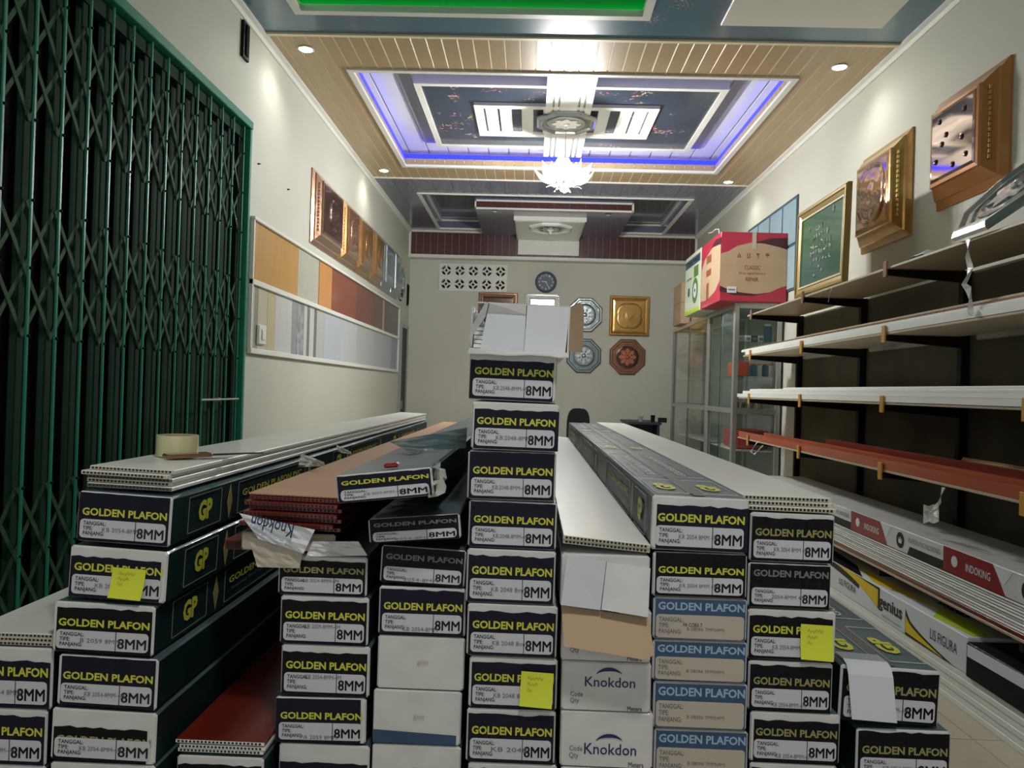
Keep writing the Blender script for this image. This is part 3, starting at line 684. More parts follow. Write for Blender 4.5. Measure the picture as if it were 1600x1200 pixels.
# torn bundle on stack 2
zb = on(505, 868, Y=D2).z; S = 'in the torn bundle'
xa, xb = on(372, 840, Y=D2).x, on(528, 840, Y=D2).x
r, W, H = carton(376, 524, 832, 862, D2 + .02, 'flattened torn carton base under the red-edged panels', front=False, L=3.8, mats=('print_black', 'label_beige', 'carton_side'), gap=.002)
z0 = on(450, 832, Y=D2).z
for k in range(7):
    panel((xa + xb) / 2 + (.004, -.006, .008, .0, .006, -.002, .004)[k], D2 + (.03, .0, .02, .01, .03, .02, .035)[k], z0 + k * .0108, xb - xa - .012, 3.9, 'redpanel', 'red-edged hollow panel, %s of seven in the torn bundle' % ['lowest', 'second', 'third', 'fourth', 'fifth', 'sixth', 'uppermost'][k], t=.0095, edge='redpanel', roll=1, group='red-edged panels in the torn bundle')
panel((xa + xb) / 2 + .004, D2 + .035, z0 + 7 * .0108, xb - xa - .008, 3.95, 'cardtan', 'tan sheet covering the red-edged torn bundle', t=.004, roll=1, edge='cardtan')
def sheet(name, label, cat, pts, m, th=.0015, parent=None):
    """crumpled sheet through a grid of points (list of rows)"""
    g = G(); R_, C_ = len(pts), len(pts[0])
    for row in pts: g.v += [tuple(p) for p in row]
    for i in range(R_ - 1):
        for j in range(C_ - 1): a = i * C_ + j; g.face([a, a + 1, a + C_ + 1, a + C_])
    b = len(g.v); g.v += [(x, y + th, z) for x, y, z in g.v[:b]]
    for i in range(R_ - 1):
        for j in range(C_ - 1): a = b + i * C_ + j; g.face([a, a + C_, a + C_ + 1, a + 1])
    for j in range(C_ - 1): g.face([j, j + 1, b + j + 1, b + j]); k = (R_ - 1) * C_ + j; g.face([k, k + 1, b + k + 1, b + k])
    for i in range(R_ - 1): g.face([i * C_, (i + 1) * C_, b + (i + 1) * C_, b + i * C_]); k = i * C_ + C_ - 1; g.face([k, k + C_, b + k + C_, b + k])
    o = g.build(name, m, parent)
    if not parent: tag(o, label, cat)
    return o
def crumple(p0, p1, p2, p3, y, n=6, m_=7, amp=.006, seed=1, sag=0, lean=0):
    """grid between four pixel corners (tl, tr, br, bl) around depth y"""
    rnd = random.Random(seed); rows = []
    for i in range(n + 1):
        u = i / n; row = []
        for j in range(m_ + 1):
            v = j / m_
            px = (p0[0] * (1 - v) + p1[0] * v) * (1 - u) + (p3[0] * (1 - v) + p2[0] * v) * u
            py = (p0[1] * (1 - v) + p1[1] * v) * (1 - u) + (p3[1] * (1 - v) + p2[1] * v) * u
            row.append(on(px, py, Y=y + rnd.uniform(-amp, amp) - lean * u))
        rows.append(row)
    return rows
Yt = D2 - .03
bagr = thing('torn_bag', 'torn white plastic wrap with upside-down blue lettering hanging off the bundle', 'plastic wrap', on(430, 862, Y=Yt))
o = sheet('wrap_sheet', '', '', [[p - bagr.location for p in row] for row in crumple((374, 802), (492, 828), (474, 865), (404, 842), Yt, amp=.004, seed=3)], 'paper', parent=bagr)
text(bagr, 'Knokdon', 'inkblue', on(425, 822, Y=Yt - .012) - bagr.location, .095, .030, (PI / 2, PI + .22, 0), .006, 'brand_lettering')
sheet('carton_flap', 'cream torn carton flap hanging below the white wrap', 'carton flap', crumple((388, 838), (474, 858), (468, 888), (402, 886), Yt + .012, amp=.002, seed=5), 'label_beige')
sheet('torn_paper', 'crumpled white paper scrap on the carton beneath the torn bundle', 'paper scrap', crumple((488, 846), (560, 846), (574, 868), (478, 870), D2 - .012, amp=.004, seed=9), 'carton_white')
sheet('plastic_scrap', 'white plastic scrap sticking up beside the tan sheet', 'plastic scrap', crumple((470, 708), (506, 722), (508, 728), (466, 730), D2 + .55, amp=.010, seed=11), 'plastic')
sheet('plastic_scrap', 'small clear plastic scrap further along the tan sheet', 'plastic scrap', crumple((525, 695), (548, 706), (550, 711), (528, 706), D2 + .95, amp=.010, seed=12), 'plastic')
panel(on(376, 845, Y=D2 + .05).x - .005, D2 + .03, on(376, 856, Y=D2 + .05).z, .05, .4, 'redpanel', 'short red panel offcut poking out beside the torn wrap', t=.022, edge='redpanel')
# --- stack 3
S3 = 'the tilted-carton stack'
D3 = 1.72
r, W, H = carton(527, 680, 726, 790, 1.62, ordl(0, 'tilted carton in clear wrap with red tag', S3), N(top=.06, navy='print_navy', stamp='KB 2059-8MM-4M', tz=.70), roll=-7.0, L=3.6, top=False, mats=('carton_side', 'carton_white', 'carton_top'))
G().box(-.002, .028, .02, .05, H + .004, H + .014, c=.003).build('red_tag', 'crimson_ink', r)
text(r, 'GOLDEN PLAFON PVC', 'sky_ink', (0, .8, H + .004), .8, .03, UP_, .01, 'brand_lettering')
sheet('wrap_end', '', '', [[Vector((W / 2 + .002 + .015 * math.sin(j * 1.3 + i), -.006 + j * .03, H * (1 - i / 5) + .006 * math.sin(i * 2 + j))) for j in range(5)] for i in range(6)], 'plastic', parent=r)
sheet('torn_wrap', 'torn teal carton flap lifted behind the tilted carton', 'carton flap', crumple((608, 690), (730, 668), (728, 700), (640, 706), 2.15, amp=.006, seed=21, lean=.1), 'carton_top')
carton(577, 722, 799, 853, 1.68, ordl(1, 'tilted black carton with grey title', S3), N(top=.02, title='grey_ink', navy='print_black', tz=.74, sline=2, stamp='2054-8MM'), roll=-5.5)
carton(593, 727, 853, 917, D3, ordl(2, 'black carton with partly hidden grey title', S3), N(top=.02, title='grey_ink', navy='print_black', tz=.72, sline=2, stamp='2054-8MM'), roll=2)
carton(591, 728, 917, 994, D3, ordl(3, 'navy carton above two blank white ones', S3), N(top=.06, sline=2, stamp='KB 2054-8MM'), roll=0)
carton(589, 726, 994, 1078, D3, ordl(4, 'blank white carton end with crumpled wrap', S3), dict(kind='white'))
carton(582, 721, 1078, 1164, D3, ordl(5, 'blank white carton end with blue lower edge', S3), dict(kind='white', blue=1))
carton(580, 720, 1164, 1240, D3, ordl(6, 'white carton end cut by picture bottom', S3), dict(kind='white'))
filler(580, 720, 1240, D3, S3)
# --- stack 4, tall centre stack
D4 = 1.70; S4 = 'the tall centre stack'
B4 = [(732, 870, 550, 628, N(top=.16, ml=.01, mr=.04, stamp='KB:2048-8MM-4M')), (736, 873, 628, 705, N(top=.16, ml=.03, mr=.0, stamp='KB:2048-8MM')), (730, 869, 705, 782, N(top=.02, stamp='KB:2048-8MM-4M')), (731, 870, 782, 858, N(top=.03, stamp='KB:2048-8MM-4M')), (728, 868, 858, 944, N(top=.12, stamp='KB 2048 8mm')), (729, 871, 944, 1027, N(top=.14, stamp='KB 2048 8mm')), (732, 871, 1027, 1108, N(top=.10, ml=.03, stamp='KB 2048 8mm')), (728, 868, 1108, 1193, N(top=.10, stamp='KB 2048')), (730, 870, 1193, 1275, N(top=.1))]
desc4 = ['navy carton right below the open white box', 'navy carton shifted slightly right with white strip', 'navy carton level with the tilted carton', 'navy carton with scratched wrap', 'navy carton with white top strip', 'navy carton above the one with sticky note', 'navy carton with yellow sticky note', 'black carton below the sticky note', 'carton cut by picture bottom']
for i, (a, b, c, d, s_) in enumerate(B4): carton(a, b, c, d, D4 + (0, -.004, 0, .002, 0, -.002, 0, 0, 0)[i], ordl(i, desc4[i], S4), s_, roll=(1, .6, 0, .4, .3, .2, 0, 0, 0)[i])
filler(730, 870, 1275, D4, S4)
note((840, 1050), D4 - .004, .071, .072, 'yellow sticky note on seventh carton of the tall stack', .04)
# open white carton on top of it
a, b = on(734, 515, Y=D4).x, on(889, 515, Y=D4).x; z0, z1 = on(812, 550, Y=D4).z, on(812, 474, Y=D4).z
W, H, L = b - a, z1 - z0, 3.9
r = thing('open_carton', 'opened white carton with loose flaps on top of the tall stack', 'carton', ((a + b) / 2, D4, z0 + .001), (0, math.radians(1.2), 0))
g = G()
g.box(-W / 2, W / 2, 0, L, 0, .003); g.box(-W / 2 + .012, W / 2, .015, L, H - .003, H); g.box(W / 2 - .003, W / 2, 0, L, .003, H - .003)
g.box(-W / 2, -W / 2 + .003, .02, L, .003, H - .01)
g.build('carton_shell', 'carton_white', r)
for k in range(5): G().box(-W / 2 + .006, -W / 2 + .19, .035 + .004 * k, L - .05, .006 + k * .010, .014 + k * .010).build('panel_inside', 'whitepvc', r)
G().prism([(-W * .40, .030, .004), (.012, .012, .004), (.012, .012, H * .80), (-W * .34, .024, H * .82)], 0, (0, .003, 0)).build('inner_flap', 'paper', r)
G().prism([(.012, .004, .003), (W * .47, .000, .003), (W * .495, .000, H - .004), (.014, .006, H - .004)], 0, (0, .003, 0)).build('inner_flap', 'paper', r)
G().prism([(-W * .34, .022, H * .80), (.012, .010, H * .78), (.012, .008, H - .002), (-W * .32, .012, H - .002)], 0, (0, .003, 0)).build('torn_fold', 'carton_white', r)
G().prism([(-W * .5, .002, H * .18), (-W * .5, .004, H * .42), (-W * .36, .006, H - .001), (-W * .33, .012, H - .001), (-W * .36, .02, H * .7), (-W * .475, .016, H * .3), (-W * .48, .012, .004)], 0, (0, .003, 0)).build('torn_edge', 'carton_white', r)
G().prism([(W / 2, .0, .006), (W / 2 + .024, -.045, .002), (W / 2 + .027, -.05, H * .1), (W / 2 + .027, -.05, H - .014), (W / 2 + .018, -.035, H + .004), (W / 2, .0, H - .003)], 0, (.001, .003, 0)).build('side_flap', 'cardboard', r)
g = G(); nn = 10; rnd = random.Random(4)
for i in range(nn + 1):
    x = -W / 2 + W * i / nn; zz = -.010 + rnd.uniform(-.002, .002)
    g.v += [(x, 0, .003), (x, -.035, zz + .003), (x, -.035, zz), (x, 0, 0)]
for i in range(nn):
    for k in range(4): l = (k + 1) % 4; g.face([4 * i + k, 4 * i + l, 4 * i + 4 + l, 4 * i + 4 + k])
g.build('bottom_flap', 'carton_white', r)
# --- stack 5
D5 = 1.675; S5 = 'the white lettered stack'
r, W, H = carton(876, 1016, 866, 950, D5, 'opened white carton with two hanging flaps on top of the white lettered stack', front=False, L=3.8, mats=('carton_white', 'carton_white', 'carton_white'), gap=.002)
G().prism([(-W * .50, -.030, H * .10), (-W * .06, -.026, H * .02), (.0, -.004, H * .90), (-W * .44, -.002, H * .96)], 0, (0, .003, 0)).build('end_flap', 'label', r)
G().prism([(-.01, -.030, H * .04), (W * .46, -.034, -H * .06), (W * .50, -.002, H * .78), (W * .01, -.004, H * .88)], 0, (0, .003, 0)).build('end_flap', 'carton_white', r)
G().prism([(-W * .055, -.024, H * .02), (W * .01, -.024, H * .04), (.002, -.003, H * .86)], 0, (0, .0015, 0)).build('flap_gap_shade', 'black', r)  # black sheet standing for the shade between the two flaps
G().prism([(-W * .49, -.008, H * .05), (W * .49, -.010, -H * .14), (W * .52, -.060, -H * .68), (W * .40, -.070, -H * .74), (-W * .46, -.060, -H * .58)], 0, (0, .003, 0)).build('lower_flap', 'cardboard', r)
z5 = on(945, 866, Y=D5).z + .002
q = on(946, 866, Y=D5)
for k in range(2): panel(q.x + .002, D5 + .006 - .004 * k, z5 + .010 * k + .010, .190, 3.75, label='white hollow panel, %s of two on the white lettered stack' % ('lower' if k == 0 else 'upper'), roll=4.5, t=.009)
sheet('paper_strip', 'torn tan paper strip lying on the white panel', 'paper strip', [[on(876 + 14 * j, 832 + (0, 6, 10, 13, 13, 14)[j], Y=D5 + .11) + Vector((0, .012 * i, .002 * i)) for j in range(6)] for i in range(2)], 'cardboard')
for i, (a, b, c, d, kz, dd) in enumerate(((877, 1018, 952, 1034, .72, 'white carton half hidden by a brown flap'), (877, 1018, 1034, 1112, .60, 'white carton with fully visible blue lettering'), (875, 1021, 1112, 1200, .34, 'white carton with blue lettering near picture bottom'))):
    carton(a, b, c, d, D5, ordl(i + 1, dd, S5), dict(kind='knok', kz=kz), L=3.8, mats=('carton_white', 'carton_white', 'carton_white'))
filler(876, 1018, 1200, D5, S5)
# --- stack 6
D6 = 1.685; S6 = 'the blue-carton stack'
B6 = [(1017, 1169, 775, 863, N(top=.17, ml=.05, mr=.0, stamp='KR 2054 8MM 4M')), (1019, 1168, 863, 934, N(top=.02, ml=.03, stamp='KR 2054 8MM 4M', navy='print_black')), (1020, 1168, 934, 1001, dict(kind='blue', hand=1)), (1019, 1168, 1001, 1066, dict(kind='blue')), (1020, 1168, 1066, 1140, dict(kind='blue')), (1021, 1169, 1140, 1212, dict(kind='blue'))]
desc6 = ['long navy carton with yellow-logo top face', 'black-fronted carton directly above the blue ones', 'blue carton with handwriting on beige label', 'blue carton with tilted beige label', 'blue carton, third of the four blue', 'blue carton cut by picture bottom']
for i, (a, b, c, d, s_) in enumerate(B6):
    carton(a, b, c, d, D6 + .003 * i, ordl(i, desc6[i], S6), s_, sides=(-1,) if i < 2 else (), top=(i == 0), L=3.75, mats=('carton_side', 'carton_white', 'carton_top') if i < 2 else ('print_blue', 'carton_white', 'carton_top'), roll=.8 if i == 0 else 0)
filler(1021, 1168, 1212, D6 + .02, S6)
# --- stack 7
D7 = 1.72; S7 = 'the stack right of blue'
B7 = [(1171, 1304, 801, 880, N(top=.10, title='gold_ink', navy='print_black', sline=1, stamp='KR 2054 8MM 4M')), (1168, 1299, 880, 952, N(top=.02, title='grey_ink', navy='print_black', tz=.78, stamp='2054-8MM 4M')), (1167, 1306, 952, 1033, N(top=.14, navy='print_black', mr=.04)), (1168, 1301, 1033, 1113, N(top=.08, navy='print_black', title='gold_ink', sline=2)), (1171, 1313, 1113, 1193, N(top=.16, navy='print_black', title='gold_ink', ml=.04, sline=2)), (1170, 1308, 1193, 1270, N(top=.1))]
desc7 = ['black carton under loose white panels', 'black carton with grey half-hidden title', 'black carton with yellow sticky note', 'black carton below the sticky note', 'black carton set slightly further right', 'carton cut by picture bottom']
for i, (a, b, c, d, s_) in enumerate(B7): carton(a, b, c, d, D7, ordl(i, desc7[i], S7), s_, roll=.4)
filler(1170, 1306, 1270, D7, S7)
note((1276, 976), D7 - .003, .070, .074, 'yellow sticky note on third carton right of the blue ones', .03)
zt = on(1237, 801, Y=D7).z
for k in range(3):
    q = on(1234, 800, Y=D7); panel(q.x + (.004, -.003, .0)[k], D7 + (.0, .012, .02)[k], zt + .002 + k * .0105, .196, 3.85, label='white hollow panel, %s of three beside the right shelves' % ['lowest', 'middle', 'uppermost'][k], roll=.6, t=.0098, group='white panels on the stack by the shelves')
# --- stack 8
D8 = 1.75; S8 = 'the low shelf-side stack'
carton(1310, 1467, 1040, 1134, D8 + .01, ordl(0, 'navy carton with white paper sheet over its front', S8), N(top=.06, navy='print_black', title='gold_ink'), L=3.0, top=True, yaw=-.3, roll=2)
carton(1337, 1486, 1140, 1222, D8, ordl(1, 'black carton cut by picture bottom', S8), N(top=.05, navy='print_black', title='gold_ink'), L=3.0)
filler(1337, 1484, 1222, D8, S8, 3.0)
pr = thing('paper_sheet', 'blank white paper sheet draped over the low carton by the shelves', 'paper', on(1356, 1044, Y=D8 + .01))
rows = []
for (yy, zz) in ((.06, .016), (.012, .016), (-.006, .010), (-.014, -.010), (-.017, -.06), (-.021, -.108)): rows.append([Vector((-.05 + .025 * j + (-zz * .08), yy, zz - .0012 * j)) for j in range(5)])
sheet('sheet', '', '', rows, 'paper', parent=pr, th=.0008)
#==PART3==

# ------------------------------------------------------------------ folding shutter
shut = thing('folding_shutter', 'dark green folding metal shutter with scissor lattice along the left wall', 'shutter', (XL - .02, SH0, 0))
def sp(g, name, m): return g.build(name, m, shut)
SL = SH1 - SH0
sp(G().box(-.06, .035, 0, SL, SHT - .05, SHT, c=.004), 'top_rail', 'green')
sp(G().box(-.02, .03, SL - .035, SL, 0, SHT - .05, c=.004), 'side_jamb', 'green')
sp(G().box(-.055, -.01, 0, SL - .04, SHT - .12, SHT - .06), 'track', 'greendark')
SPC = .165; ys = []
y = SL - .075
while y > .03: ys.append(y); y -= SPC
bar = G().box(0, .009, -.0065, .0065, .02, SHT - .052, c=.002).mesh('upright_bar', 'green')
chan = G().box(-.006, .001, -.016, .016, .02, SHT - .06).mesh('channel', 'greendark')
rivet = G().lathe([(.006, 0), (.006, .006), (.002, .009)], n=8, rot=Matrix.Rotation(PI / 2, 3, 'Y')).mesh('rivet', 'blackmetal')
slat = G()
slat.prism([(-.064, .070, .02), (-.060, .085, .02), (-.060, .150, .02), (-.070, .165, .02), (-.074, .165, .02), (-.064, .148, .02), (-.064, .085, .02), (-.068, .070, .02)], 0, (0, 0, SHT - .10))
slat = slat.mesh('slat', 'greendark')
bands = [EYE + .92, EYE + .14, EYE - .90]; RH = .245
dia = math.hypot(SPC, RH); an = math.atan2(RH, SPC)
def strip(sgn, x):
    g = G(); c_, s_ = math.cos(an * sgn), math.sin(an * sgn); h = .009
    pts = [(-dia / 2, -h), (dia / 2, -h), (dia / 2, h), (-dia / 2, h)]
    g.prism([(x, c_ * u - s_ * v, s_ * u + c_ * v) for u, v in pts], 0, (.003, 0, 0)); return g.mesh('lattice_strip', 'lattice')
sA, sB = strip(1, -.016), strip(-1, -.012)
for i, y in enumerate(ys):
    place('upright_bar', bar, shut, (0, y, 0)); place('channel', chan, shut, (-.02, y, 0)); place('slat', slat, shut, (0, y - .06, 0))
    for z0 in bands:
        for k in range(3): place('rivet', rivet, shut, (.008, y, z0 + k * RH))
        for k in range(2):
            place('lattice_strip', sA, shut, (0, y - SPC / 2, z0 + (k + .5) * RH)); place('lattice_strip', sB, shut, (0, y - SPC / 2, z0 + (k + .5) * RH))
q = on(343, 624, X=XL + .01)
h_ = G().tube([(.03, q.y - SH0 - .25, q.z), (.03, q.y - SH0 + .28, q.z)], .006); h_.box(0, .03, q.y - SH0 - .01, q.y - SH0 + .01, q.z - .01, q.z + .01)
sp(h_, 'latch_bar', 'alu')

# ------------------------------------------------------------------ left wall displays
XW = XL + .001
zT, zM, zB_ = EYE + 1.04, EYE + .635, EYE + .195
def yat(px, py=480): return on(px, py, X=XL).y
rl = thing('sample_board', 'white-railed sample board of colour panels along the left wall', 'sample board', (XW, 4.82, 0))
y0r, y1r = 4.82, yat(622, 500)
for z, hh in ((zT, .022), (zM, .035), (zB_, .035)): G().box(0, .028, 0, y1r - 4.82, z - hh / 2, z + hh / 2, c=.003).build('rail', 'trim', rl)
for yy in (0, y1r - 4.82 - .02): G().box(0, .024, yy, yy + .02, zB_ + .018, zT - .011).build('rail', 'trim', rl)
cols_up = [(385, 462, (196, 152, 84)), (462, 495, (188, 188, 172)), (496, 516, (206, 146, 78)), (516, 555, (136, 72, 50)), (555, 582, (120, 62, 50)), (582, 597, (98, 66, 56)), (597, 600, (170, 150, 136)), (600, 605, (92, 66, 58)), (605, 622, (84, 84, 76))]
cols_lo = [(385, 396, (190, 188, 172)), (396, 401, (150, 150, 138)), (401, 416, (196, 192, 170)), (416, 428, (196, 186, 150)), (428, 455, (200, 202, 200)), (455, 463, (150, 154, 160)), (463, 474, (176, 180, 182)), (474, 479, (204, 206, 202)), (479, 483, (120, 124, 122)), (483, 490, (206, 208, 202)), (490, 494, (118, 120, 118)), (494, 506, (190, 194, 192)), (506, 532, (190, 198, 206)), (532, 558, (196, 202, 206)), (558, 584, (186, 192, 192)), (584, 600, (180, 184, 190)), (600, 612, (176, 180, 192)), (612, 622, (140, 148, 164))]
for row, cc, za, zb in (('u', cols_up, zM + .018, zT - .011), ('l', cols_lo, zB_ + .018, zM - .018)):
    for (a, b, c) in cc:
        ya, yb = yat(a) if a > 385 else 4.845, min(yat(b), y1r - .022)
        m = mat('sample_%d_%d_%d' % c, c, .35, coat=.25, var=.12 if row == 'u' else .06, vscale=5, stretch=(1, 8, .5))
        if c == (176, 180, 182): m = mat('sample_marble', c, .35, coat=.25, rgb2=(120, 124, 132), vscale=14)
        G().box(0, .008, ya - 4.82 + .002, yb - 4.82 - .002, za, zb, c=.001).build('sample_panel', m, rl)
q = on(404, 523, X=XL)
sw = thing('wall_switch', 'white wall switch low on the pale sample panels', 'switch', (XL + .0095, q.y, q.z))
G().box(0, .02, -.07, .07, -.065, .065, c=.006).build('plate', 'porcelain', sw); G().box(.02, .028, -.03, .03, -.035, .035, c=.003).build('rocker', 'trim', sw)
def rectloft(g, w_, h, loops, mi=0, cap=True):
    b = len(g.v)
    for ins, y in loops:
        a, c = w_ / 2 - ins, h / 2 - ins; g.v += [(-a, y, -c), (a, y, -c), (a, y, c), (-a, y, c)]
    for k in range(len(loops) - 1):
        for i in range(4): j = (i + 1) % 4; g.face([b + 4 * k + i, b + 4 * k + j, b + 4 * k + 4 + j, b + 4 * k + 4 + i], mi)
    if cap: k = 4 * (len(loops) - 1); g.face([b + k + i for i in range(4)], mi)
    g.face([b + i for i in range(4)][::-1], mi); return g
def relief(parent, r, y, m, lobes=4):
    g = G(); n = 48; prof = [(1.0, 0), (.93, -.012), (.80, -.004), (.62, -.014), (.45, -.006), (.25, -.016), (.02, -.012)]
    b = len(g.v)
    for f, yy in prof:
        for i in range(n):
            a = 2 * PI * i / n; rr = r * f * (1 + .16 * f * abs(math.sin(lobes * a / 2)) ** .7 - .08)
            g.v.append((rr * math.cos(a), y + yy, rr * math.sin(a)))
    for k in range(len(prof) - 1):
        for i in range(n): j = (i + 1) % n; g.face([b + k * n + i, b + k * n + j, b + (k + 1) * n + j, b + (k + 1) * n + i])
    return g.build('embossed_flower', m, parent, smooth=True)
def framed(label, loc, rz, w_, h, dep, fm, pm, bead=None, tilt=0, bw=.10, flower=None, cat='plaque', group=None, name='ornamental_plaque', convex=False):
    t = thing(name, label, cat, loc, (tilt, 0, rz), group)
    if convex:
        rectloft(G(), w_, h, [(0, 0), (0, -dep * .12), (bw * .30, -dep * .30), (bw * .34, -dep * .42), (bw * .80, -dep * .82), (bw * .84, -dep * .96), (bw, -dep)], cap=True).build('frame', fm, t)
        g = G(); n_ = 14; a, c = w_ / 2, h / 2; u0, u1 = bw * .40, bw * .76
        for k in range(n_):
            for sx in (-1, 1):
                z_ = -c + bw + (2 * c - 2 * bw) * (k + .5) / n_; x_ = lambda u: sx * (a - u)
                g.box(min(x_(u0 + .01), x_(u1 - .01)), max(x_(u0 + .01), x_(u1 - .01)), -dep * .70, -dep * .60, z_ - .010, z_ + .010)
        g.build('key_pattern', bead or fm, t)['kind'] = 'stuff'
        rectloft(G(), w_ - 2 * bw, h - 2 * bw, [(0, -dep * .99), (0, -dep * 1.02), (.015, -dep * 1.05)]).build('centre_panel', pm, t)
        if flower: relief(t, flower, -dep * 1.05, pm)
        return t
    rectloft(G(), w_, h, [(0, 0), (0, -dep * .7), (.012, -dep), (bw * .45, -dep), (bw * .55, -dep * .8), (bw * .95, -dep * .6), (bw, -dep * .35)], cap=True).build('frame', fm, t)
    rectloft(G(), w_ - 2 * bw, h - 2 * bw, [(0, -dep * .352), (0, -dep * .40), (.02, -dep * .46)]).build('centre_panel', pm, t)
    if bead:
        s_ = G().lathe([(.002, -.011), (.009, -.007), (.0115, 0), (.009, .007), (.002, .011)], n=8).mesh('bead', bead)
        g = G(); nb = int(h / .03)
        for sx in (-1, 1):
            for k in range(nb):
                z = -h / 2 + .02 + k * (h - .04) / (nb - 1); x = sx * (w_ / 2 - .02)
                g.lathe([(.002, -.011), (.009, -.007), (.0115, 0), (.009, .007), (.002, .011)], n=6, c=(x, -dep, z))
        g.build('bead_border', bead, t)['kind'] = 'stuff'
    if flower: relief(t, flower, -dep * .46, pm)
    return t
yb_ = [6.07, 6.92, 7.56, 8.20, 8.82, 9.42, 10.02]
fr = [('bronze', 'darkbrown', None, 'bronze framed plaque with dark brown centre, nearest on left wall'), ('brass', 'bronze', 'goldbead', 'bronze plaque with bright gold bead edge, second on left wall'), ('brass', 'brass', 'goldbead', 'gold-brown plaque with beaded edge, third on left wall'), ('brass', 'brass', 'goldbead', 'gold plaque with beaded edge, fourth on left wall, next to silver'), ('steel', 'steel', 'silverbead', 'silver plaque with beaded edge, first silver after the gold ones'), ('steel', 'steel', 'silverbead', 'silver plaque with beaded edge, second silver on left wall')]
for k, (fm, pm, bd, lb) in enumerate(fr):
    w_ = yb_[k + 1] - yb_[k] - .03
    framed(lb, (XL, (yb_[k] + yb_[k + 1]) / 2, EYE + 1.425), PI / 2, w_, .60, .085, fm, pm, bd, bw=.10, flower=.13, convex=True, group='plaques in a row on the left wall')
t = thing('octagon_plaque', 'silver octagonal plaque, farthest of the row on the left wall', 'plaque', (XL + .001, 10.28, EYE + 1.40), (-PI / 2, 0, PI / 2), 'plaques in a row on the left wall')
octagon(t, .26, 0, mats=('silver', 'silver', 'silver'))
for (px, p0, p1, yy, lb) in ((626, 432, 471, None, 'thin dark slot in left wall before the corner'), (640, 447, 480, 10.92, 'thin dark slot at the far left wall corner'), (382, 36, 95, None, 'dark slotted metal bracket high on the left wall')):
    q = on(px, p0, X=XL); q2 = on(px, p1, X=XL); t = thing('wall_bracket', lb, 'bracket', (XL, q.y if yy is None else yy, q2.z))
    hh = abs(q.z - q2.z); wd = .05 if px < 400 else .04
    G().box(0, .018, -wd, wd, 0, hh, c=.003).build('plate', 'blackmetal', t)
    G().box(.018, .026, -wd * .4, wd * .4, .02, hh - .02, c=.002).build('channel', 'black', t)
for px, py in ((403, 256), (449, 296)):
    q = on(px, py, X=XL); tag(G().lathe([(.006, 0), (.006, .004), (.002, .02)], n=8, rot=Matrix.Rotation(PI / 2, 3, 'Y')).build('nail', 'blackmetal', None, (XL, q.y, q.z)), 'small dark nail in the left wall, %s' % ('nearer the shutter' if px < 420 else 'nearer the plaques'), 'nail')
# dark door at the far end of the left wall
d0, d1, dz = 10.38, 10.92, EYE + .85
do = struct(G().box(XL, XL + .02, d0 + .05, d1 - .05, 0, dz - .05).build('door_1', 'darkdoor'), 'dark door at the far end of the left wall', 'door')
G().box(XL, XL + .035, d0, d0 + .05, 0, dz).build('door_jamb', 'greypvc', do); G().box(XL, XL + .035, d1 - .05, d1, 0, dz).build('door_jamb', 'greypvc', do); G().box(XL, XL + .035, d0 + .05, d1 - .05, dz - .05, dz).build('door_lintel', 'greypvc', do)
G().box(XL + .02, XL + .05, d0 + .10, d0 + .12, .98, 1.10, c=.004).build('door_handle', 'alu', do)

# ------------------------------------------------------------------ back wall
nv, nh = 5, 2; bw_, bh_ = (vx1 - vx0) / nv, (vz1 - vz0) / nh
vt = thing('ventilation_blocks', 'two rows of white pierced ventilation blocks high in the back wall', 'vent', (vx0, YB, vz0))
def vent_block(w_, h):
    g = G(); g.ring(0, w_, 0, h, .022, -.012, .10)
    cx, cz = w_ / 2, h / 2; r0, r1 = .44 * min(w_, h), .36 * min(w_, h); n = 24
    def rg(ra, rb, skip=False):
        for i in range(n):
            a, b = 2 * PI * i / n, 2 * PI * (i + 1) / n
            g.prism([(cx + ra * math.cos(a), -.006, cz + ra * math.sin(a)), (cx + ra * math.cos(b), -.006, cz + ra * math.sin(b)), (cx + rb * math.cos(b), -.006, cz + rb * math.sin(b)), (cx + rb * math.cos(a), -.006, cz + rb * math.sin(a))], 0, (0, .10, 0))
    rg(r0, r1); rg(.19 * w_, .10 * w_)
    for k in range(4):
        a = k * PI / 2; u = Vector((math.cos(a), 0, math.sin(a))); v = Vector((-math.sin(a), 0, math.cos(a))) * .014; c0 = Vector((cx, -.006, cz))
        g.prism([c0 + u * .17 * w_ - v, c0 + u * r1 - v, c0 + u * r1 + v, c0 + u * .17 * w_ + v], 0, (0, .10, 0))
    for sx in (0, 1):
        for sz in (0, 1):
            X, Z = (.022, w_ - .022)[sx], (.022, h - .022)[sz]; dx, dz_ = (.05, -.05)[sx], (.05, -.05)[sz]
            g.prism([(X, -.004, Z), (X + dx, -.004, Z), (X, -.004, Z + dz_)], 0, (0, .09, 0))
    return g.mesh('block', 'trim')
vm = vent_block(bw_, bh_)
for i in range(nv):
    for j in range(nh): place('block', vm, vt, (i * bw_, 0, j * bh_))
struct(G().box(vx0 - .05, vx1 + .05, YB + .13, YB + .15, vz0 - .05, vz1 + .05).build('wall_vent_blocker', 'jointdark'), 'added dark board blocking light behind the ventilation blocks', 'wall')  # added board, stops outside light showing through the vent openings
q = on(853, 441, Y=YB)
ck = thing('wall_clock', 'round dark-rimmed wall clock with white numerals on the back wall', 'clock', (q.x, YB, q.z), (-PI / 2, 0, 0))
G().lathe([(.150, 0), (.155, -.02), (.148, -.042), (.132, -.046), (.124, -.030), (.124, -.02)], n=36).build('rim', 'bluegrey', ck, smooth=True)
G().lathe([(.124, -.018), (.124, -.022), (.001, -.022)], n=36).build('dial', 'dialgrey', ck)
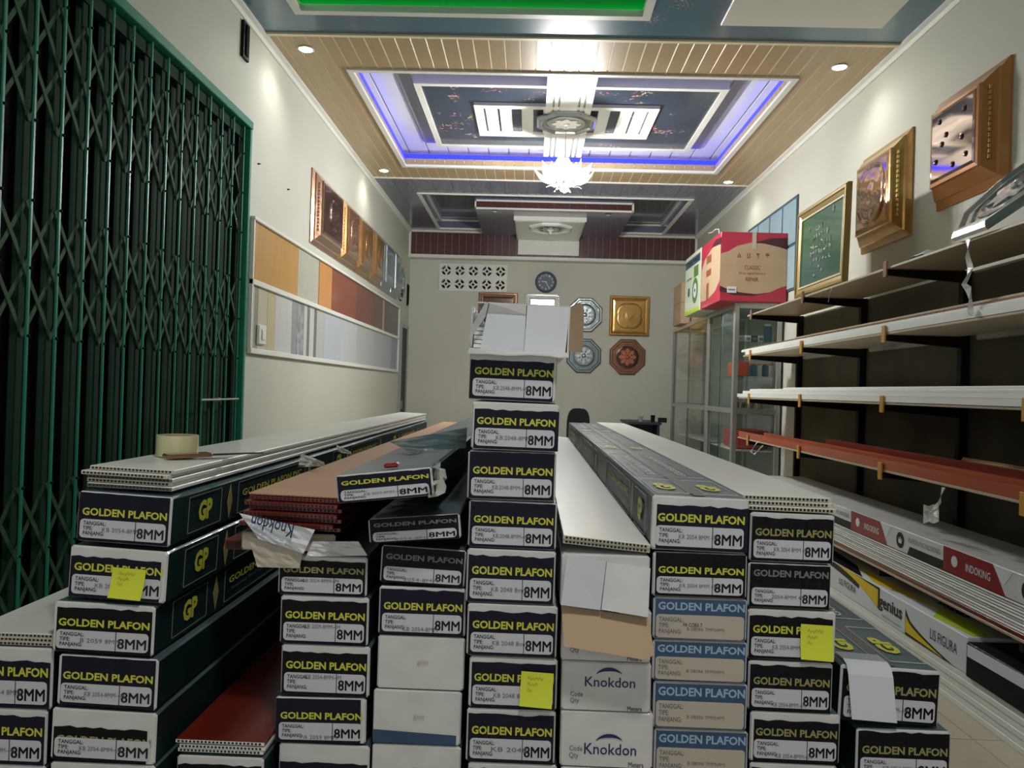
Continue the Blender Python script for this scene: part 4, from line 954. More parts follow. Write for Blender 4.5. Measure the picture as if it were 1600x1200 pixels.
for k in range(12):
    a = PI / 2 - (k + 1) * PI / 6; place('numeral', text_mesh(str(k + 1), 'label', .01), ck, (.098 * math.cos(a), -.098 * math.sin(a), -.0235), (PI, 0, 0), (.024 if k < 9 else .032, .030, 1))
G().box(-.004, .004, -.10, .015, -.026, -.024).build('minute_hand', 'label', ck, rot=(0, 0, math.radians(152)))
G().box(-.005, .005, -.065, .012, -.029, -.027).build('hour_hand', 'label', ck, rot=(0, 0, math.radians(-82)))
def octplq(px, py, rpx, label, mats):
    q = on(px, py, Y=YB); r = rpx * YB / FPX
    t = thing('octagon_plaque', label, 'plaque', (q.x, YB - .001, q.z), (-PI / 2, 0, 0)); octagon(t, r, 0, mats=mats); return t
octplq(914, 492, 29, 'upper silver octagonal plaque on back wall beside the open carton', ('silver', 'steel', 'silver'))
octplq(912, 556, 29, 'lower silver octagonal plaque on back wall', ('steel', 'steel', 'silver'))
octplq(980, 558, 30, 'copper-centred brown octagonal plaque under the gold square one', ('bronze', 'darkbrown', 'copper'))
p0, p1 = on(953, 494, Y=YB), on(1013, 494, Y=YB); pc = on(983, 494, Y=YB)
framed('square gold plaque with embossed flower on the back wall', (pc.x, YB, pc.z), 0, .57, .57, .05, 'gold', 'gold', bw=.055, flower=.19)
pc = on(778, 488, Y=YB); framed('brown framed plaque on back wall mostly hidden by the open carton', (pc.x, YB, pc.z), 0, .56, .56, .05, 'bronze', 'darkbrown', bw=.06, flower=.15)
pc = on(847, 490, Y=YB); framed('white silver plaque on back wall behind the open carton', (pc.x, YB, pc.z), 0, .50, .56, .05, 'porcelain', 'silver', 'silverbead', bw=.06)
# office chair and desk
q = on(905, 640, Y=9.6)
oc = thing('office_chair', 'black office chair with rounded back near the back wall', 'chair', (q.x, 9.6, 0), (0, 0, .25))
zt_ = on(905, 638, Y=9.6).z
bk = G(); nn = 14
pts = []
for k in range(28):
    a = 2 * PI * k / 28; ca, sa = math.cos(a), math.sin(a)
    pts.append((.145 * math.copysign(abs(ca) ** .6, ca), 0, zt_ - .28 + .28 * math.copysign(abs(sa) ** .6, sa)))
bk.prism(pts, 0, (0, .045, 0)); bk.build('backrest', 'chairblack', oc)
G().box(-.23, .23, -.46, .02, .44, .51, c=.03).build('seat', 'chairblack', oc)
G().tube([(0, .06, zt_ - .35), (0, .10, .50), (0, -.05, .42), (0, -.2, .42)], .02).build('back_bracket', 'blackmetal', oc)
G().lathe([(.03, .08), (.03, .42), (.05, .43)], n=12).build('gas_post', 'blackmetal', oc, (0, -.2, 0))
for k in range(5):
    a = k * 2 * PI / 5; G().tube([(0, -.2, .09), (.26 * math.cos(a), -.2 + .26 * math.sin(a), .055)], [.022, .014]).build('leg', 'blackmetal', oc)
    G().lathe([(.001, -.012), (.025, -.012), (.025, .012), (.001, .012)], n=10, rot=Matrix.Rotation(PI / 2, 3, 'Y')).build('caster', 'blackmetal', oc, (.26 * math.cos(a), -.2 + .26 * math.sin(a), .026))
dsy = 9.75; dz = on(1010, 660, Y=dsy).z; dx0 = on(982, 660, Y=dsy).x
dkw = .42
dk = thing('office_desk', 'dark office desk near the back wall beside the glass cabinets', 'desk', (dx0, dsy, 0))
G().box(0, .42, 0, .9, dz - .03, dz, c=.004).build('desk_top', 'desk', dk); G().box(.02, .05, .03, .87, 0, dz - .03).build('side_panel', 'desk', dk); G().box(.37, .40, .03, .87, 0, dz - .03).build('side_panel', 'desk', dk); G().box(.05, .37, .40, .42, .3, dz - .03).build('modesty_panel', 'desk', dk)
for (px, w_, h, lb, mm) in ((1001, .06, .07, 'grey cup on the desk, leftmost of the small desk items', 'greypvc'), (1020, .06, .09, 'black pen pot on the desk', 'blackmetal'), (1035, .10, .06, 'small black box on the desk, rightmost item', 'chairblack')):
    q = on(px, 655, Y=dsy + .15)
    if 'box' in lb: tag(G().box(-w_ / 2, w_ / 2, -.05, .05, 0, h, c=.006).build('desk_box', mm, None, (q.x, dsy + .15, dz)), lb, 'box')
    else: tag(G().lathe([(w_ * .4, 0), (w_ * .5, h), (w_ * .43, h), (w_ * .36, .01), (.001, .01)], n=16).build('desk_cup', mm, None, (q.x, dsy + .15, dz)), lb, 'cup')

# ------------------------------------------------------------------ right wall shelves
XS = 1.86; XW_ = XR - .002
zs = [on(1375, 424, X=XS).z, on(1372, 524, X=XS).z, on(1372, 631, X=XS).z, on(1365, 733, X=XS).z, on(1372, 888, X=XS).z]
yu = [2.92, 4.10, 5.34, 6.58]
for k, y in enumerate(yu):
    t = thing('shelf_upright', 'black steel shelf upright with arms, %s' % ['nearest to the camera', 'second from the camera', 'third from the camera', 'farthest, next to the glass cabinet'][k], 'shelf bracket', (XR, y, 0), group='shelf uprights on the right wall')
    G().box(-.045, -.001, -.022, .022, .30, zs[0], c=.003).build('upright', 'blackmetal', t)
    for i, z in enumerate(zs):
        ar = G().prism([(-.045, -.012, z - .004), (-.045, -.012, z - .062), (-(XR - XS) - .004, -.012, z - .034), (-(XR - XS) - .004, -.012, z - .004)], 0, (0, .024, 0)).build('arm', 'blackmetal', t)
        if i < 4: G().box(-(XR - XS) - .014, -(XR - XS) - .005, -.02, .02, z - .045, z + (.045 if i else .04), c=.002).build('end_tab', 'tab' if i else 'bronze', ar)
def shelf(z, y0, y1, t, m, label): return tag(G().box(XS, XR - .046, y0, y1, z - .003, z + t, c=.002).build('shelf_board', m), label, 'shelf')
lbs = ['top wall shelf board carrying the framed calligraphy', 'second wall shelf board under white and brown profiles', 'third wall shelf board at eye level under white profiles', 'fourth wall shelf board under red wood profiles', 'lowest wall shelf board under the red and white carton']
ye = [6.75, 6.85, 6.95, 6.95, 6.45]
for k in range(5): shelf(zs[k], 1.7, ye[k] - .02, .010, 'shelfboard', lbs[k])
def profile(sec, y0, y1, m, label, group, cat='moulding'):
    o = G().prism([(x, y0, z) for x, z in sec], 0, (0, y1 - y0, 0)).build('pvc_moulding', m); return tag(o, label, cat, group)
def cornice(x, z, w_=.09, h=.03): return [(x, z), (x + w_, z), (x + w_, z + .006), (x + w_ * .5, z + .008), (x + w_ * .35, z + h * .6), (x + .012, z + h * .7), (x + .010, z + h), (x, z + h)]
def flat(x, z, w_=.06, h=.016): return [(x, z), (x + w_, z), (x + w_, z + h), (x + .004, z + h), (x + .004, z + h * .7), (x, z + h * .6)]
z = zs[1] + .011
g2 = 'mouldings on the second shelf'; g3 = 'mouldings on the eye-level shelf'; g4 = 'mouldings on the fourth shelf'
profile(cornice(XS - .002, z, .14, .028), 1.8, 6.75, 'whitepvc', 'white moulding at the front of the second shelf, lower', g2)
profile(flat(XS + .004, z + .029, .12, .022), 1.8, 6.9, 'whitepvc', 'white moulding on the second shelf, upper', g2)
profile(flat(XS + .01, z + .052, .12, .010), 1.8, 6.7, 'bronze', 'bronze-brown moulding on top of the second shelf', g2)
profile(flat(XS + .03, z + .063, .16, .012), 1.8, 5.6, 'shelfboard', 'beige strip on top of the second shelf pile', g2)
z = zs[2] + .011
profile(cornice(XS - .004, z, .13, .030), 1.8, 6.97, 'whitepvc', 'white moulding at the front of the eye-level shelf', g3)
profile(cornice(XS + .012, z + .031, .13, .024), 1.8, 6.85, 'whitepvc', 'white moulding stacked second on the eye-level shelf', g3)
profile(flat(XS + .03, z + .056, .16, .016), 1.8, 6.7, 'whitepvc', 'white flat moulding on top of the eye-level shelf', g3)
profile(flat(XS + .20, z, .10, .075), 1.8, 6.3, 'redpanel', 'dark red moulding at the back of the eye-level shelf', g3)
profile(flat(XS + .20, z + .076, .12, .012), 1.8, 6.35, 'whitepvc', 'white strip over the dark red moulding', g3)
z = zs[3] + .011
profile([(XS, z), (XS + .11, z), (XS + .11, z + .004), (XS + .05, z + .010), (XS + .012, z + .052), (XS, z + .052)], 1.8, 6.9, 'redwood', 'red wood moulding at the front of the fourth shelf', g4)
profile([(XS + .07, z + .012), (XS + .18, z + .012), (XS + .18, z + .020), (XS + .12, z + .028), (XS + .082, z + .066), (XS + .07, z + .066)], 1.8, 6.4, 'redwood', 'second red wood moulding leaning behind the first', g4)
profile([(XS + .20, z), (XS + .32, z), (XS + .32, z + .01), (XS + .26, z + .02), (XS + .215, z + .085), (XS + .20, z + .085)], 1.8, 5.4, 'redpanel', 'dark red moulding at the back of the fourth shelf', g4)
profile(flat(XS + .22, z + .086, .05, .014), 2.6, 3.75, 'goldmirror', 'short shiny gold moulding on the fourth shelf', g4)
# lowest shelf: red panels, thin white panels, long red and white carton
z = zs[4] + .011; y0, y1 = 1.7, 6.3; g5 = 'panels on the lowest wall shelf'
for k in range(2): tag(G().box(XS - .004 * k, XR - .05, y0, y1, z + k * .0105, z + k * .0105 + .0098, c=.0015).build('pvc_panel', 'redpanel'), 'dark red panel at the bottom of the lowest shelf, %s' % ('lower' if k == 0 else 'upper'), 'panel', g5)
z += .022
top_ind = on(1372, 813, X=XS).z; bot_ind = on(1372, 846, X=XS).z; n = 9; th = (bot_ind - z) / n
for k in range(n): tag(G().box(XS + (.0, .004, .001, .005, .0, .003, .002, .004, .0)[k], XR - .05, y0, y1, z + k * th, z + k * th + th * .62, c=.001).build('pvc_panel', 'whitepvc'), 'thin white panel on the lowest shelf, %s of nine' % ['lowest', 'second', 'third', 'fourth', 'fifth', 'sixth', 'seventh', 'eighth', 'uppermost'][k], 'panel', g5)
H = top_ind - bot_ind - .001
ik = thing('long_carton', 'long red and white carton with crown-style emblems on the lowest shelf', 'carton', (XS, 0, bot_ind))
G().box(0, .36, y0, y1, 0, H, c=.003).build('carton_body', 'carton_white', ik)
def IY(px): return on(px, 830 + (px - 1372) * .42, X=XS).y
Y1 = IY(1330); Y2 = IY(1382); Y3 = IY(1474); per = Y1 - Y3
def inplane(yy, z0, z1, x=-.0012): return (x, yy, z0)
for k in range(-1, 3):
    o = -per * k
    a, b, c = Y1 + o, Y2 + o, Y3 + o
    if a > y1: a = y1 - .01
    G().prism([(-.001, a, .001), (-.001, a, H - .001), (-.001, b + .05, H - .001), (-.001, b - .035, .001)], 0, (.0012, 0, 0)).build('red_print', 'crimson_ink', ik)
    G().prism([(-.0012, b + .05, H - .002), (-.0012, b - .02, H * .35), (-.0012, b - .04, H * .55), (-.0012, b - .08, H - .002)], 0, (.0012, 0, 0)).build('white_flash', 'paper', ik)
    text(ik, 'INDOKING', 'paper', (-.0018, a - .17 - abs(a - b) * .23, H * .48), abs(a - b) * .42, H * .30, LT_, .01, 'brand_lettering')
    G().lathe([(H * .22, 0), (H * .22, .001), (.001, .001)], n=20, rot=Matrix.Rotation(-PI / 2, 3, 'Y')).build('emblem', 'paper', ik, (-.0008, a - .09, H * .52))
    yc = b - (b - c) * .30
    G().lathe([(H * .36, 0), (H * .36, .001), (H * .22, .001), (H * .20, .0006), (.001, .0006)], n=16, rot=Matrix.Rotation(-PI / 2, 3, 'Y')).build('emblem', 'ink', ik, (-.0008, yc, H * .5))
    G().prism([(-.0024, yc + a * H * .2, H * .48 + b * H * .2) for a, b in ((-.7, -.6), (.7, -.6), (.9, .6), (.45, 0), (0, .9), (-.45, 0), (-.9, .6))], 0, (.001, 0, 0)).build('emblem_figure', 'paper', ik)
    text(ik, 'PLAFON PVC INDOKING', 'inkgrey', (-.0018, b - (b - c) * .70, H * .66), (b - c) * .50, H * .22, LT_, 0, 'brand_lettering')
    G().prism([(-.001, b - (b - c) * .43, .001), (-.001, b - (b - c) * .47, H * .38), (-.001, c, H * .38), (-.001, c, .001)], 0, (.0012, 0, 0)).build('black_print', 'ink', ik)
# floor level: white panels and cornice cartons
gb = on(1378, 968, X=XS).z; gt = on(1378, 920, X=XS).z
n = 6; th = gb / n
for k in range(n): tag(G().box(XS + .003 * (k % 2), XR - .01, 1.5, 6.3, k * th, k * th + th * .985, c=.002).build('pvc_panel', 'whitepvc'), 'white panel on the floor under the shelves, %s of six' % ['lowest', 'second', 'third', 'fourth', 'fifth', 'uppermost'][k], 'panel', 'white panels on the floor under the shelves')
def gY(px): return on(px, 935 + (px - 1378) * .60, X=XS).y
H = gt - gb
ga, gbn = 6.0, gY(1512)
gn = thing('cornice_carton', 'long white and yellow carton of cornice strips on the floor panels', 'carton', (XS, 0, gb))
G().box(0, .34, gbn, ga, 0, H, c=.004).build('carton_body', 'paper', gn)
def sw_(pts, m, nm='swoosh_print', x=-.001): G().prism([(x, y, z * H) for y, z in pts], 0, (.001, 0, 0)).build(nm, m, gn)
def arc(ya, yb, za, zb, bul, n=10): return [(ya + (yb - ya) * k / n, za + (zb - za) * (k / n) ** bul) for k in range(n + 1)]
yA, yB, yC, yD, yE = gY(1300), gY(1345), gY(1372), gY(1418), gY(1500)
sw_(arc(ga - .02, yB + .02, .98, .55, 3) + [(yB + .02, .99)], 'ink')
sw_(arc(yA + .1, yC - .02, .99, .25, 2.2) + arc(yC - .02, yB + .2, .99, .99, 1), 'ink')
sw_(arc(yA + .05, yC, .99, .32, 2.0) + arc(yC, yB + .1, .90, .99, 1), 'sunny', x=-.0016)
sw_(arc(yD + .02, yE + .05, .80, .02, .45) + [(yD + .02, .02)], 'ink')
sw_(arc(yD + .015, yE + .13, .60, .04, .5) + [(yD + .015, .10)], 'sunny', x=-.0016)
text(gn, 'genius', 'ink', (-.0022, (yC + yD) / 2 + .02, H * .52), (yC - yD) * .80, H * .52, LT_, .02, 'brand_lettering')
text(gn, 'the Modern Home Interior', 'inkgrey', (-.0022, (yC + yD) / 2, H * .16), (yC - yD) * .66, H * .08, LT_, 0, 'small_lettering')
text(gn, 'LIS FIGURA', 'ink', (-.0022, (gY(1312) + gY(1338)) / 2, H * .42), gY(1312) - gY(1338), H * .24, LT_, 0, 'product_lettering')
text(gn, 'LIS FIGURA', 'ink', (-.0022, (gY(1454) + gY(1496)) / 2, H * .52), gY(1454) - gY(1496), H * .30, LT_, 0, 'product_lettering')
zt_ = H + .001
def tw(pts, m, nm='swoosh_print'): G().prism([(x, y, zt_) for y, x in pts], 0, (0, 0, .0008)).build(nm, m, gn)
tw([(yC + .1, .02)] + arc(yC, yE + .35, .03, .10, .7) + [(yE + .35, .11), (yC + .5, .10)], 'sunny'); tw([(5.9, .003), (yC + .2, .003), (yC + .5, .10), (5.9, .2)], 'print_black')
tw([(gbn + .30, .01), (gbn + .02, .03), (gbn + .02, .10), (gbn + .20, .14), (gbn + .45, .12)], 'lime')
text(gn, 'genius', 'ink', (.17, (yC + yD) / 2 - .25, zt_ + .001), .26, .06, (0, 0, PI / 2), .015, 'brand_lettering')
gk = thing('cornice_carton', 'long black carton with white lettering, nearest on the floor panels', 'carton', (XS - .012, 0, gb))
G().box(0, .34, 1.5, gbn - .01, 0, H * .92, c=.004).build('carton_body', 'print_black', gk)
G().prism([(-.001, gbn - .02, H * .55), (-.001, gbn - .02, H * .86), (-.001, gbn - .5, H * .90), (-.001, gbn - .5, H * .60)], 0, (.0012, 0, 0)).build('swoosh_print', 'paper', gk)
text(gk, 'GENIUS', 'paper', (-.0015, gbn - .62, H * .30), .34, H * .22, LT_, .02, 'brand_lettering')

# plastic ribbons
def ribbon(pts, wd, label, m='plastic'):
    g = G(); n = len(pts)
    for k, p in enumerate(pts):
        a = k * 1.1; d = Vector((math.sin(a) * .4, math.cos(a), math.sin(a * 1.7) * .2)) * wd * (1 + .3 * math.sin(k * 2.3)) / 2; p = Vector(p); g.v += [tuple(p - d), tuple(p + d), tuple(p + d + Vector((.0015, .0015, .0015))), tuple(p - d + Vector((.0015, .0015, .0015)))]
    for k in range(n - 1):
        for i in range(4): j = (i + 1) % 4; g.face([4 * k + i, 4 * k + j, 4 * k + 4 + j, 4 * k + 4 + i])
    return tag(g.build('plastic_strip', m), label, 'plastic strip')
def pxs(l, X): return [on(a, b, X=X) for a, b in l]
ribbon(pxs([(1512, 372), (1513, 388), (1512, 402), (1516, 418), (1513, 432), (1506, 444), (1513, 452), (1516, 468), (1516, 484), (1518, 494)], XS - .018), .045, 'clear plastic strip hanging from the top shelf')
ribbon(pxs([(1474, 762), (1470, 775), (1468, 785), (1462, 792), (1456, 800), (1450, 806)], XS - .012), .03, 'clear plastic strip hanging under the fourth shelf')
sheet('plastic_scrap', 'torn clear plastic scrap hanging near the dark plaster', 'plastic scrap', [[on(1443 + 8 * j, 788 + 9 * i + (3 * ((i + j) % 2)), X=XS + .02 + .01 * ((i * j) % 3)) for j in range(4)] for i in range(4)], 'plastic')
ribbon(pxs([(1184, 690), (1178, 698), (1173, 706), (1178, 710), (1186, 702), (1192, 696)], XS - .01), .03, 'white plastic loop hanging at the far end of the fourth shelf', 'paper')
ribbon(pxs([(1300, 448), (1296, 460), (1294, 472)], XS - .012), .010, 'thin white thread hanging from the top shelf', 'paper')

# things on the top shelf and the right wall
z = zs[0] + .011
yn, yf = 4.71, 5.58
framed('green calligraphy picture in old gold frame standing on the top shelf', (XS + .05, (yn + yf) / 2, z + .311), -PI / 2, yf - yn, .62, .035, 'oldgold', 'canvas', bw=.06, tilt=-.02, cat='picture', name='framed_picture')
pic = bpy.data.objects['framed_picture']
G().ring(-(yf - yn) / 2 + .062, (yf - yn) / 2 - .062, -.248, .248, .012, -.024, -.016).build('inner_border', 'ivory', pic)
rnd = random.Random(8); g = G()
for row, (nn, zz, ww) in enumerate(((4, .13, .07), (6, .075, .12), (8, .02, .16), (8, -.035, .17), (7, -.09, .17))):
    for k in range(nn):
        x = -ww + 2 * ww * k / (nn - 1); p = [(x + rnd.uniform(-.02, .02), -.0185, zz + rnd.uniform(-.02, .02)) for _ in range(4)]
        g.tube(p, [.002, .0055, .005, .0015], 5)
for x, zz in ((-.22, .13), (.20, .19), (.2, .17), (-.02, -.16), (.03, -.19), (-.1, -.21)): g.tube([(x, -.0185, zz), (x + .01, -.0185, zz + .02), (x - .004, -.0185, zz + .035)], [.002, .007, .002], 5)
g.build('calligraphy', 'trim', pic)['kind'] = 'stuff'
framed('gold plaque with embossed centre, farther of two high on the right wall', (XR, 5.08, EYE + 1.345), -PI / 2, .70, .66, .10, 'gold', 'goldmirror', 'goldbead', bw=.12, flower=.20, convex=True)
pA = framed('mirrored brown plaque in ridged gold frame, nearest high on the right wall', (XR, 4.10, EYE + 1.39), -PI / 2, .66, .61, .11, 'copperframe', 'mirror', 'gold', bw=.12, convex=True)
for k in range(8):
    x, zz = (-.12, .12, -.05, .1, -.15, .02, .14, -.09)[k], (.13, .12, .04, -.02, -.08, -.14, -.12, .0)[k]
    G().lathe([(.012, 0), (.016, -.004), (.008, -.009), (.001, -.010)], n=10, rot=Matrix.Rotation(-PI / 2, 3, 'X')).build('stud', 'darkbrown', pA, (x, -.1155, zz))
t = thing('octagon_plaque', 'silver octagonal plaque leaning at the near end of the top shelf', 'plaque', (XS + .20, 3.30, z + .215), (-PI / 2, 0, -PI / 2)); t.rotation_euler = Euler((-PI / 2 - .80, 0, -PI / 2)); octagon(t, .33, 0, mats=('silver', 'silver', 'silver'))
q = on(1405, 410, X=XS + .05)
sheet('plastic_scrap', 'crumpled white plastic heap on the top shelf', 'plastic scrap', [[Vector((XS + .03 + .05 * i, 3.75 + .05 * j, z + .004 + .045 * math.sin(PI * j / 5) * math.sin(PI * (i + .3) / 3.6) + .006 * ((i + j) % 2))) for j in range(6)] for i in range(4)], 'paper')
# window high in the right wall behind the red carton
wy0, wy1, wz0, wz1 = 6.76, 8.3, EYE + .95, EYE + 1.78
wn = struct(G().box(XR - .012, XR, wy0, wy1, wz0, wz1).build('window_1', 'bluegrey'), 'high pale blue window behind the red carton', 'window')
nn = 4
for k in range(nn): G().box(XR - .018, XR - .012, wy0 + .02 + k * (wy1 - wy0) / nn, wy0 + (k + 1) * (wy1 - wy0) / nn - .02, wz0 + .42, wz1 - .03).build('pane', 'frost', wn); G().box(XR - .018, XR - .012, wy0 + .02 + k * (wy1 - wy0) / nn, wy0 + (k + 1) * (wy1 - wy0) / nn - .02, wz0 + .02, wz0 + .39).build('pane', 'frost', wn)

# ------------------------------------------------------------------ glass cabinets
XC0, XC1 = 1.835, XR - .02; CT = on(1145, 474, X=XC0).z
def cabinet(y0, y1, label, npan, end):
    t = thing('glass_cabinet', label, 'cabinet', (XC0, y0, 0)); W, L = XC1 - XC0, y1 - y0; p = .045
    for x in (0, W - p):
        for y in (0, L - p): G().box(x, x + p, y, y + p, 0, CT, c=.004).build('post', 'alu', t)
    g = G(); 
    for z0, z1, nm in ((CT - .05, CT, 'top_rail'), (.0, .08, 'bottom_rail'), (1.14, 1.19, 'middle_rail')):
        for y in (0, L - p): G().box(p, W - p, y, y + p * .8, z0, z1).build(nm, 'alu', t)
        for x in (0, W - p * .8): G().box(x, x + p * .8, p, L - p, z0, z1).build(nm, 'alu', t)
    for z0 in [on(1180, 534, Y=y0 + .1).z if end else 1.80, on(1180, 588, Y=y0 + .1).z if end else 1.48, 1.165, .80, .42, .085]:
        G().box(.05, W - .05, .05, L - .05, z0 - .008, z0, c=.001).build('shelf', 'whitepvc' if z0 < 1 else 'glass', t)
    G().box(.04, W - .04, .04, L - .04, CT - .012, CT - .002).build('top_board', 'greypvc', t)
    G().box(W - .014, W - .006, p, L - p, .08, CT - .05).build('back_board', 'greypvc', t)
    for (z0, z1) in ((1.195, CT - .055), (.085, 1.135)):
        for k in range(npan):
            a = p + k * (L - 2 * p) / npan - .03 * (k > 0); b = p + (k + 1) * (L - 2 * p) / npan
            d = G().box(.006 + .012 * (k % 2), .011 + .012 * (k % 2), a, b, z0, z1).build('sliding_door', 'glass', t)
            G().box(.004 + .012 * (k % 2), .013 + .012 * (k % 2), a, a + .018, z0, z1).build('door_edge', 'alu', d)
            G().box(.006 + .012 * (k % 2), .012 + .012 * (k % 2), b - .006, b, z0, z1).build('glass_edge', 'glassedge', d)
        G().box(p, W - p, .014, .019, z0, z1).build('end_pane', 'glass', t)
    return t
YC0, YC1, YC2 = 7.05, 8.10, 10.10
cabinet(YC0, YC1, 'aluminium and glass cabinet under the red carton, nearer one', 2, True)
cabinet(YC1 + .01, YC2, 'aluminium and glass cabinet standing farther toward the back wall', 2, False)
def item(px, py, w_, h, m, label, cat, dy=.12, round_=False, dep=None, lid=None):
    """thing on a cabinet shelf: foot at pixel (px, py)"""
    y = YC0 + dy; zsh = min([on(1180, 534, Y=YC0 + .1).z, on(1180, 588, Y=YC0 + .1).z, 1.165], key=lambda v: abs(v - on(px, py, Y=y).z)); x = on(px, py, Y=y).x
    t = thing(cat.replace(' ', '_'), label, cat, (x, y, zsh + .0005))
    if round_: G().lathe([(w_ / 2, 0), (w_ / 2, h * .84), (w_ * .40, h * .90), (w_ * .40, h)], n=18).build('container', m, t); G().lathe([(w_ * .42, h * .88), (w_ * .42, h), (.001, h)], n=18).build('lid', lid or 'trim', t)
    else: G().box(-w_ / 2, w_ / 2, 0, dep or w_, 0, h, c=.003).build('container', m, t); G().box(-w_ * .35, w_ * .35, -.001, .0, h * .2, h * .7).build('printed_label', lid or 'paper', t)
for k, (px, m, lb) in enumerate(((1158, 'greypvc', 'grey small box on the upper cabinet shelf, leftmost'), (1169, 'paper', 'white small box on the upper cabinet shelf'), (1179, 'chairblack', 'black small box on the upper cabinet shelf'), (1189, 'paper', 'white small box beside the blue bottle'))): item(px, 532, .055, .058, m, lb, 'small box', lid='inkgrey')
item(1199, 532, .075, .165, 'bluecan', 'tall blue bottle on the upper cabinet shelf', 'bottle', round_=True); item(1209, 532, .05, .15, 'greypvc', 'grey bottle behind the blue bottle', 'bottle', dy=.3, round_=True)
item(1160, 585, .12, .13, 'orange', 'orange carton on the middle cabinet shelf', 'small box', dep=.3, lid='orange')
for k, px in enumerate((1176, 1186, 1195, 1204)): item(px, 585, .05 if k else .07, .115, 'paper' if k % 2 else 'bluecan', 'paint can on the middle cabinet shelf, %s from left' % ['first', 'second', 'third', 'fourth'][k], 'paint can', round_=True, lid='orange')
for k, px in enumerate((1150, 1162, 1176, 1188)): item(px, 638, .055, .085, 'goldmirror', 'small gold jar on the lower cabinet shelf, %s from left' % ['first', 'second', 'third', 'fourth'][k], 'gold jar', round_=True, lid='goldbead')
tg = tag(G().box(XC0 + .1, XC0 + .4, YC0 + .2, YC0 + .7, .81, .98, c=.01).build('folded_cloth', 'redfab'), 'dark red bundle low inside the nearer cabinet', 'cloth')
# red carton on the cabinet
x0, x1 = on(1125, 430, Y=6.97).x, on(1231, 430, Y=6.97).x; x1 = min(x1, XR - .02); z0 = CT + .001; z1 = on(1178, 363, Y=6.97).z
W, H, Ld = x1 - x0, z1 - z0, .78
rc = thing('appliance_carton', 'large red and brown appliance carton on top of the glass cabinet', 'carton', (x0, 6.97, z0))
G().box(0, W, 0, Ld, 0, H, c=.004).build('carton_body', 'crimson', rc)
def blob(u, v): return [(a, b) for a, b in ((0, .68), (.12, .72), (.25, .80), (.45, .85), (.65, .84), (.85, .80), (1, .76), (1, .24), (.9, .21), (.75, .14), (.55, .11), (.3, .13), (.1, .18), (0, .22))]
bl = blob(0, 0)
G().prism([(a * W, -.0012, b * H) for a, b in bl], 0, (0, .001, 0)).build('brown_print', 'cardboard', rc)
G().prism([(a * W, -.0008, b * H) for a, b in ((0, .22), (.1, .18), (.3, .13), (.55, .11), (.75, .14), (.5, .08), (.2, .09), (0, .14))], 0, (0, .0006, 0)).build('plum_stripe', 'plum', rc)
G().prism([(a * W, -.0008, b * H) for a, b in ((.5, .85), (.65, .84), (.85, .80), (1, .76), (1, .93), (.75, .92))], 0, (0, .0006, 0)).build('plum_stripe', 'plum', rc)
G().prism([(-.0012, (1 - a) * Ld, b * H) for a, b in ((0, .60), (.2, .76), (.6, .86), (1, .82), (1, .30), (.8, .18), (.4, .10), (0, .12))], 0, (.001, 0, 0)).build('brown_print', 'cardboard', rc)
G().prism([(-.0008, (1 - a) * Ld, b * H) for a, b in ((.5, .86), (1, .82), (1, .92), (.75, .94))], 0, (.0006, 0, 0)).build('plum_stripe', 'plum', rc)
text(rc, 'CLASSIC', 'brownprint', (W * .48, -.002, H * .49), W * .24, H * .06, FRONT, .01, 'carton_lettering'); text(rc, 'fine appliance', 'brownprint', (W * .48, -.002, H * .405), W * .40, H * .05, FRONT, 0, 'carton_lettering'); text(rc, 'REPAIR', 'brownprint', (W * .48, -.002, H * .32), W * .19, H * .055, FRONT, .02, 'carton_lettering')
def mark(polys, k):
    g = G()
    for q in polys: g.prism([(W * (.28 + .14 * k) + a * W * .055, -.0024, H * .66 + b * H * .075) for a, b in q], 0, (0, .001, 0))
    g.build('handling_mark', 'brownprint', rc)['kind'] = 'stuff'
mark([[(-.5, -.4), (.1, -.4), (.1, -.22), (-.4, -.22)], [(.2, -.4), (.5, -.3), (.15, .3), (0, .2)], [(-.5, -.2), (-.3, -.2), (0, .45), (-.15, .5)]], 0)
mark([[(-.4, .5), (-.22, .5), (-.22, -.25), (-.4, -.25)], [(.4, .5), (.22, .5), (.22, -.25), (.4, -.25)], [(-.5, -.3), (.5, -.3), (.5, -.45), (-.5, -.45)]], 1)
mark([[(-.5, .5), (.5, .5), (.1, -.05), (-.1, -.05)], [(-.06, -.05), (.06, -.05), (.06, -.4), (-.06, -.4)], [(-.3, -.4), (.3, -.4), (.3, -.5), (-.3, -.5)]], 2)
mark([[(.55 * math.cos(math.radians(a)), .05 + .5 * math.sin(math.radians(a))) for a in range(0, 181, 20)], [(-.05, .05), (.05, .05), (.05, -.45), (-.05, -.45)]], 3)
G().box(W * .11, W * .25, -.003, -.001, H * .12, H * .21).build('paper_label', 'paper', rc); G().box(W * .47, W * .53, -.003, -.0005, H * .76, H).build('tape_strip', 'label_beige', rc)
G().box(W * .13, W * .23, -.0036, -.0028, H * .155, H * .175).build('printed_line', 'inkgrey', rc)
for (za, zb) in ((.66, .78), (.46, .56), (.10, .36)): G().box(-.002, -.0012, Ld * (.45 if za > .4 else .55), Ld * (.7 if za > .2 else .68), H * za, H * zb).build('printed_block', 'brownprint', rc)
tag(G().tube([on(1107, 364, X=x0 + .05), on(1113, 363, X=x0 + .05), on(1118, 358, X=x0 + .05), on(1123, 358, X=x0 + .05), on(1124, 366, X=x0 + .05)], .004, 6).build('wire_hook', 'trim'), 'white bent wire hook on top of the red carton', 'wire')
